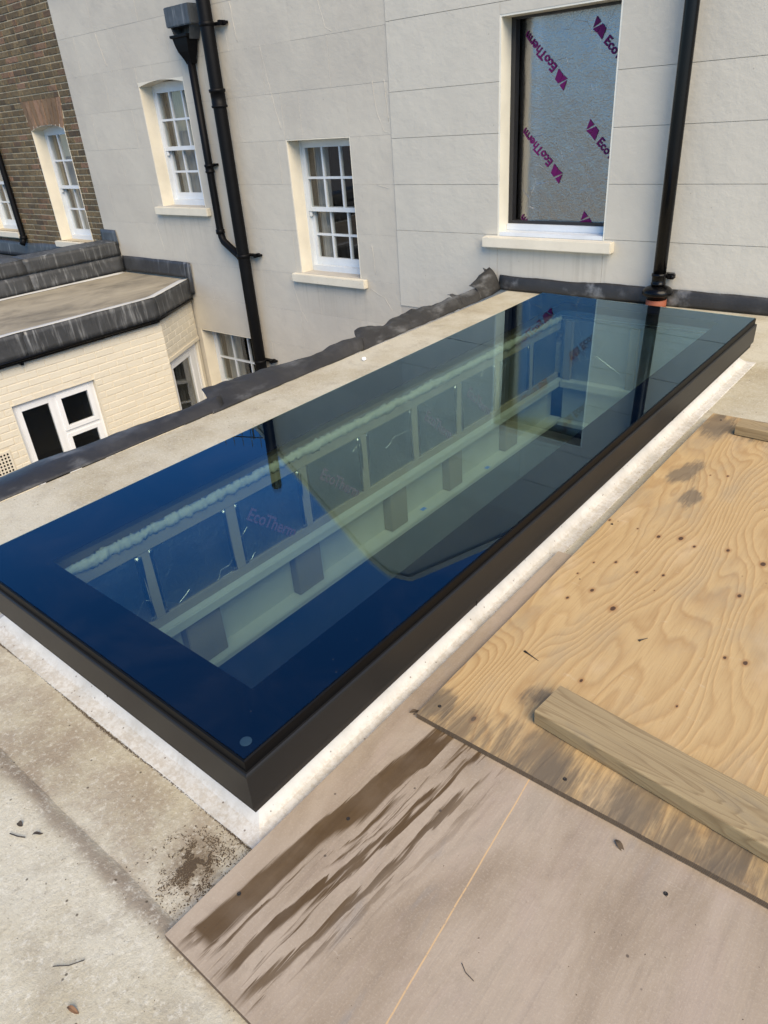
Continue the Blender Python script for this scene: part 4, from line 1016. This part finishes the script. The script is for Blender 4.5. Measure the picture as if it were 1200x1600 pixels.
# casement window
def casement():
    y0, y1, z0, z1 = EW; xf_ = FX - .045; f = .055
    def B(a0, a1, b0, b1, d0=-.06, d1=.0): return (xf_ + d0, xf_ + d1, a0, a1, b0, b1)
    ym = y0 + .46
    win = boxes('window', [B(y0, y0 + f, z0, z1), B(y1 - f, y1, z0, z1), B(y0 + f, y1 - f, z1 - f, z1), B(y0 + f, y1 - f, z0, z0 + f), B(ym - .03, ym + .03, z0 + f, z1 - f), B(ym + .03, y1 - f, z1 - .50, z1 - .445)], UPVC, ext, .003)
    win['label'] = 'white casement window with a small top light in the cream wall'
    def leaf(a0, a1, b0, b1, prj, nm='casement_leaf'):
        g_ = .05
        boxes(nm, [B(a0, a0 + g_, b0, b1, -.03, prj), B(a1 - g_, a1, b0, b1, -.03, prj), B(a0 + g_, a1 - g_, b1 - g_, b1, -.03, prj), B(a0 + g_, a1 - g_, b0, b0 + g_, -.03, prj)], UPVC, win, .004)
        mesh('pane', [(xf_ - .012, a0 + g_, b0 + g_), (xf_ - .012, a1 - g_, b0 + g_), (xf_ - .012, a1 - g_, b1 - g_), (xf_ - .012, a0 + g_, b1 - g_)], [(0, 1, 2, 3)], WINGLASS, win)
    leaf(y0 + f - .01, ym - .02, z0 + f - .01, z1 - f + .01, .006)
    leaf(ym + .02, y1 - f + .01, z1 - .455, z1 - f + .01, .014)
    leaf(ym + .02, y1 - f + .01, z0 + f - .01, z1 - .49, .006)
    boxes('reveal', [(FX - .25, FX - .001, y0 - .012, y0 - .001, z0, z1), (FX - .25, FX - .001, y1 + .001, y1 + .012, z0, z1), (FX - .25, FX - .001, y0 - .012, y1 + .012, z1 + .001, z1 + .012)], PBRICK, win)
    a, b, c, d = y0 - .05, y1 + .05, z0 - .05, z1 + .05; X0, X1 = xf_ - .065, xf_ - 1.1
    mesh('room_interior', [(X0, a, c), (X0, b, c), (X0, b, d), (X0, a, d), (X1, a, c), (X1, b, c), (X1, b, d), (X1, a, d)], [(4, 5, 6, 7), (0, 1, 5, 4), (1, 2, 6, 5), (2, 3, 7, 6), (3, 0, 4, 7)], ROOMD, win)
casement()
def splay_door():
    u0, u1, z0, z1 = ED; X = lambda a, b, c: cmap(a, b, c)
    dr = boxes('door', [(u0, u0 + .05, z0, z1 - .001, -.09, -.03), (u1 - .05, u1, z0, z1 - .001, -.09, -.03), (u0 + .05, u1 - .05, z1 - .05, z1 - .001, -.09, -.03)], UPVC, ext, .003, X)
    dr['label'] = 'white glazed door in the splayed corner of the cream extension'
    boxes('door_leaf', [(u0 + .055, u0 + .115, z0, z1 - .055, -.08, -.035), (u1 - .20, u1 - .055, z0, z1 - .055, -.08, -.035), (u0 + .115, u1 - .20, z1 - .125, z1 - .055, -.08, -.035)], UPVC, dr, .004, X)
    p = [cmap(u0 + .115, z0, -.055), cmap(u1 - .20, z0, -.055), cmap(u1 - .20, z1 - .125, -.055), cmap(u0 + .115, z1 - .125, -.055)]
    mesh('pane', p, [(0, 1, 2, 3)], WINGLASS, dr)
    q = [(u0, z0, -.10), (u1, z0, -.10), (u1, z1, -.10), (u0, z1, -.10), (u0, z0, -1.0), (u1, z0, -1.0), (u1, z1, -1.0), (u0, z1, -1.0)]
    mesh('room_interior', [cmap(*a) for a in q], [(4, 7, 6, 5), (0, 4, 5, 1), (1, 5, 6, 2), (2, 6, 7, 3), (3, 7, 4, 0)], ROOMD, dr)
splay_door()
# air brick
ab = box('air_vent', (FX - .02, FX + .004, 2.37, 2.57, -1.592, -1.348), PBRICK, ext, .003)
hl = []
for i in range(5):
    for j in range(6): hl.append((FX + .0041, FX + .0055, 2.392 + i * .034, 2.410 + i * .034, -1.575 + j * .036, -1.555 + j * .036))
boxes('vent_holes', hl, GASKET, ab)
# roof, pale edge and lead fascia
RT = -.25
poly = [(-9.28, -1.0), (-7.33, -1.0), (-7.33, 4.63), (-7.82, 5.47), (-9.28, 5.47)]
prism('roof_deck', poly, 'z', -.46, RT, NROOF, ext)
def follow(off, pts): return pts
ep = [(-7.30, -1.0), (-7.30, 4.615), (-7.80, 5.475)]
def strip_along(name, pts, o0, o1, z0, z1, mat, parent, n=24, amp=.004, seed=0, thick=.004):
    P = []
    for k, p in enumerate(pts):
        a = Vector(pts[max(0, k - 1)]); b = Vector(pts[min(len(pts) - 1, k + 1)]); d = (b - a).normalized(); nrm = Vector((d.y, -d.x)); P.append((Vector(p), nrm))
    lo = [(p.x + q.x * o0, p.y + q.y * o0, z0) for p, q in P]; hi = [(p.x + q.x * o1, p.y + q.y * o1, z1) for p, q in P]
    return wavy_strip(name, lo, hi, mat, parent, n, 5, amp, seed, thick)
strip_along('pale_edge', ep, -.125, -.012, RT + .006, RT + .014, PALEEDGE, ext, 80, .004, 5)
strip_along('pale_edge', [(-9.20, -1.0), (-9.20, 5.42)], -.02, .05, RT + .012, RT + .006, PALEEDGE, ext, 60, .004, 6)
for k, (ya, yb) in enumerate([(-1.0, .6), (.6, 1.75), (1.75, 3.05), (3.05, 4.615)]):
    strip_along('lead_fascia', [(-7.30, ya - .01), (-7.30, yb + .01)], .004 + .003 * (k % 2), -.008, -.475, RT + .010, LEAD, ext, 26, .006, 150 + k)
strip_along('lead_fascia', [(-7.30, 4.60), (-7.81, 5.478)], .006, -.008, -.475, RT + .010, LEAD, ext, 24, .006, 160)
wavy_strip('lead_upstand', [(-9.20, 5.46, RT + .02), (-7.80, 5.46, RT + .02)], [(-9.24, 5.484, -.035), (-7.74, 5.484, -.04)], LEAD, ext, 30, 5, .005, 171, .004)
wavy_strip('lead_corner', [(-7.80, 5.46, -.44), (-7.73, 5.47, -.42)], [(-7.82, 5.46, -.05), (-7.725, 5.485, -.04)], LEAD, ext, 6, 8, .012, 172, .004)
pts = [(-7.325, -1.0, -.512), (-7.325, 2.2, -.509), (-7.325, 3.3, -.507), (-7.325, 4.61, -.503)]
tube('cable_and_shadow_line', [(p[0] + .012, p[1], p[2] - .012) for p in pts], .012, BLACKG, ext, 8); tube('cable_and_shadow_line', [(-7.305, -1, -.492), (-7.305, 4.62, -.488), (-7.80, 5.46, -.488)], .020, BLACKG, ext, 8)  # thin tube is the cable; the thicker black one imitates the fascia's shadow line
box('cable_clip', (-7.35, -7.30, 2.94, 2.97, -.55, -.49), BLACKG, ext, .003)

# rooftop aerial seen mirrored in the glass
an = empty('tv_aerial', (-8.0, 6.2, 2.85), 'small television aerial on the stucco roof, mirrored in the rooflight', 'aerial')
tube('mast', [(-8.05, 6.3, 2.85), (-8.05, 6.3, 3.75)], .014, ANTM, an, 8)
tube('boom', [(-8.45, 6.05, 3.70), (-7.65, 6.45, 3.70)], .010, ANTM, an, 8)
for k in range(7):
    t = k / 6; p = Vector((-8.45, 6.05, 3.70)).lerp(Vector((-7.65, 6.45, 3.70)), t)
    tube('aerial_rod', [p + Vector((0, 0, -.16)), p + Vector((0, 0, .16))], .006, ANTM, an, 6)

# ================================================================== PLYWOOD AND TIMBER
def sheet(name, x0, x1, y0, y1, z0, z1, mat, label, cat, nx=24, ny_=40, warp=.003, rot=0.0):
    vs, fs = [], []
    def Z(x, y): return warp * (mnoise.noise((x * 1.3, y * 1.1, z0 * 50)) * .6)
    xs = [x0 + (x1 - x0) * i / nx for i in range(nx + 1)]; ys_ = [y0 + (y1 - y0) * j / ny_ for j in range(ny_ + 1)]
    for zz in (z1, z0):
        for x in xs:
            for y in ys_:
                e = .0012 * mnoise.noise((x * 40, y * 40, 0)); edge = x in (x0, x1) or y in (y0, y1)
                vs.append((x + (e if edge else 0), y + (e if edge else 0), zz + (max(0, Z(x, y)) if zz == z1 else 0)))
    n = ny_ + 1; m_ = (nx + 1) * n
    for i in range(nx):
        for j in range(ny_): a = i * n + j; fs.append((a, a + n, a + n + 1, a + 1)); fs.append((m_ + a, m_ + a + 1, m_ + a + n + 1, m_ + a + n))
    for i in range(nx): a = i * n; fs.append((a, m_ + a, m_ + a + n, a + n)); a += n - 1; fs.append((a, a + n, m_ + a + n, m_ + a))
    for j in range(ny_): a = j; fs.append((a, a + 1, m_ + a + 1, m_ + a)); a = nx * n + j; fs.append((a, m_ + a, m_ + a + 1, a + 1))
    o = mesh(name, vs, fs, mat)
    return tag(o, label, cat)
p1 = sheet('plywood_sheet', -.921, 1.52, .284, 1.96, .009, .026, PLYG, 'grey weathered plywood sheet with brown water streaks lying on the roof', 'plywood')
p2 = sheet('plywood_sheet', -.856, .364, 1.035, 3.43, .0285, .045, PLYY, 'yellow pine plywood sheet with knots lying on the grey sheet', 'plywood')
def screw(x, y, z, parent):
    lathe('screw_head', (x, y, z), [(.0045, -.002), (.0045, .0006), (.003, .0008), (.0022, -.0004)], FRAMEL, parent, 10)
for x, y in ((-.865, .43), (-.80, .70), (-.55, .32), (-.17, .95)): screw(x, y, .0275, p1)
for x, y in ((-.82, 1.09), (-.83, 2.2), (-.80, 3.36), (-.45, 1.07)): screw(x, y, .0465, p2)
# battens
def batten(name, a, ang, L, wd, h, z, mat, label):
    R = Matrix.Translation((a[0], a[1], z)) @ Matrix.Rotation(ang, 4, 'Z')
    n = 36; vs, fs = [], []; e = .004
    prof = [(0, e), (e * .3, e * .3), (e, 0), (wd - e, 0), (wd - e * .3, e * .3), (wd, e), (wd, h - e), (wd - e * .3, h - e * .3), (wd - e, h), (e, h), (e * .3, h - e * .3), (0, h - e)]
    k = len(prof)
    for i in range(n + 1):
        x = L * i / n
        for y, zz in prof:
            j = .0012 * mnoise.noise((x * 6 + a[0] * 9, y * 40, zz * 40)); vs.append(R @ Vector((x + (.002 * mnoise.noise((y * 60, zz * 60, 3)) if i in (0, n) else 0), y + j, zz + j)))
    for i in range(n):
        for q in range(k): b = i * k + q; c = i * k + (q + 1) % k; fs.append((b, c, c + k, b + k))
    fs += [tuple(range(k - 1, -1, -1)), tuple(range(n * k, n * k + k))]
    o = mesh(name, vs, fs, mat)
    bm = bmesh.new(); bm.from_mesh(o.data); bmesh.ops.recalc_face_normals(bm, faces=bm.faces); bm.to_mesh(o.data); bm.free()
    return tag(o, label, 'timber', 'loose timbers on the plywood')
batten('timber_batten', (-.590, 1.178), math.radians(-6.0), 1.35, .118, .046, .0475, BATTEN, 'long brown timber batten lying across the near end of the yellow plywood')
batten('timber_batten', (-.700, 3.215), math.radians(-3.0), .95, .095, .046, .0475, BATTEN2, 'timber batten at the right picture edge on the far end of the yellow plywood')

# ================================================================== DIRT, LEAVES AND BITS ON THE ROOF
DIRT = mat_simple('dry_dirt', (.075, .052, .03), .95, var=.5)
LEAFM = mat_simple('dry_leaf', (.16, .085, .04), .8, var=.4); TWIGM = mat_simple('dark_twig', (.035, .027, .02), .8)
def chips(name, spots, mat, label=None):
    vs, fs = [], []
    for x, y, z, s_ in spots:
        a = random.uniform(0, 6.28); k = len(vs); ca, sa = math.cos(a), math.sin(a); l, wd, h = s_ * random.uniform(.7, 1.8), s_ * random.uniform(.4, .9), s_ * random.uniform(.25, .6)
        for dx, dy, dz in ((-l, 0, 0), (0, -wd, 0), (l, 0, 0), (0, wd, 0), (0, 0, h)): vs.append((x + dx * ca - dy * sa, y + dx * sa + dy * ca, z + dz))
        fs += [(k, k + 1, k + 4), (k + 1, k + 2, k + 4), (k + 2, k + 3, k + 4), (k + 3, k, k + 4), (k, k + 3, k + 2, k + 1)]
    o = mesh(name, vs, fs, mat); return tag(o, label or 'brown dirt crumbs gathered at the rooflight corner', 'dirt', kind='stuff')
rnd = random.Random(3); sp = []
for _ in range(6000):
    a, r = rnd.uniform(0, 6.28), abs(rnd.gauss(0, 1.15)); x = -1.01 + .050 * r * math.cos(a); y = .42 + .052 * r * math.sin(a)
    if mnoise.noise((x * 30, y * 30, 3)) + .55 * mnoise.noise((x * 80, y * 80, 5)) < .02 + .10 * r - .12: continue
    if y < .515 and x < -.925: sp.append((x, y, .0012 + (.006 if y < .30 else 0), rnd.uniform(.0006, .0022)))
for _ in range(500):
    x = rnd.uniform(-1.05, -.925); y = rnd.uniform(.30, .52); sp.append((x, y, .001, rnd.uniform(.0006, .002)))
for _ in range(4200):
    x = rnd.uniform(-2.3, -.93); y = .525 + rnd.gauss(0, .0026) + .004 * math.sin(x * 9); sp.append((x, y, .0025, rnd.uniform(.0006, .0018)))
for _ in range(420):
    x = rnd.uniform(-2.6, -.4); y = rnd.uniform(-.1, .52); sp.append((x, y, .001 + (.006 if y < .31 else 0), rnd.uniform(.0005, .0017)))
for _ in range(700):
    y = rnd.uniform(.5, 4.4); sp.append((-.918 + rnd.gauss(0, .006), y, .003 if y > 1.96 else .004, rnd.uniform(.0007, .002)))
for _ in range(300): sp.append((rnd.uniform(-.9, .3), rnd.uniform(3.5, 5.4), .001, rnd.uniform(.0008, .003)))
for _ in range(160): sp.append((rnd.uniform(-3.15, -2.4), rnd.uniform(.3, 5.3), .001, rnd.uniform(.001, .003)))
chips('dirt_crumbs', sp, DIRT)
sp = [(rnd.uniform(-.9, .6), rnd.uniform(.29, 1.03), .0268, rnd.uniform(.0006, .0016)) for _ in range(130)]
chips('sawdust_specks', sp, DIRT, 'dark specks scattered over the grey plywood')
def leaf_obj(x, y, z, L, wd, ang, label, mat=LEAFM):
    vs, fs = [], []; n = 8; ca, sa = math.cos(ang), math.sin(ang)
    for i in range(n + 1):
        t = i / n; hw = wd * math.sin(math.pi * min(1, t * .96 + .02)) ** .8
        for s_ in (-1, 0, 1):
            u, v = (t - .5) * L, s_ * hw; vs.append((x + u * ca - v * sa, y + u * sa + v * ca, z + .35 * wd * abs(s_) + .004 * math.sin(t * 5)))
    for i in range(n):
        for s_ in range(2): a = i * 3 + s_; fs.append((a, a + 3, a + 4, a + 1))
    o = mesh('dry_leaf', vs, fs, mat); md = o.modifiers.new('s', 'SOLIDIFY'); md.thickness = .0006; return tag(o, label, 'leaf', 'dry leaves on the roof')
leaf_obj(-.955, .098, .009, .026, .0045, .3, 'brown dry leaf lying at the bottom left edge of the roof')
leaf_obj(-1.375, .245, .009, .022, .0035, .9, 'slim dark leaf on the roof left of the lap joint', TWIGM)
leaf_obj(-1.435, .232, .009, .013, .006, .2, 'small black curled leaf near the left picture edge', TWIGM)
leaf_obj(-.285, .995, .0285, .030, .006, -.5, 'dark curled piece standing for a split knot in the grey plywood beside the yellow sheet edge', DIRT)  # leaf shape used in place of a dark knot split in the sheet
leaf_obj(-.872, 1.05, .0285, .030, .006, .9, 'dark curled piece standing for a split knot by the near corner of the yellow plywood', DIRT)  # same leaf shape, again standing in for a split knot
def twig(pts, r, label):
    o = tube('twig', pts, r, TWIGM, None, 6); return tag(o, label, 'twig', 'twigs on the roof')
twig([(-1.06, .115, .009), (-1.035, .135, .010), (-1.02, .16, .009)], .0009, 'thin dark twig on the pale roof near the bottom left')
twig([(-1.43, .205, .009), (-1.405, .213, .010), (-1.39, .222, .009)], .0014, 'short black twig at the left picture edge')
twig([(-.42, .595, .028), (-.405, .585, .029), (-.385, .582, .028)], .0007, 'fine brown twig beside the pale scored line on the plywood')
for (x, y, L, a, lab) in ((-.745, 1.405, .055, -.25, 'black splinter mark with a tail on the yellow plywood'), (-.50, 1.63, .03, 1.0, 'small dark splinter on the yellow plywood beyond the batten')):
    ca, sa = math.cos(a), math.sin(a)
    o = tube('splinter', [(x, y, .0478), (x + L * .3 * ca, y + L * .3 * sa, .0482), (x + L * ca, y + L * sa, .0475)], [.0035, .002, .0005], TWIGM, None, 6); tag(o, lab, 'splinter')
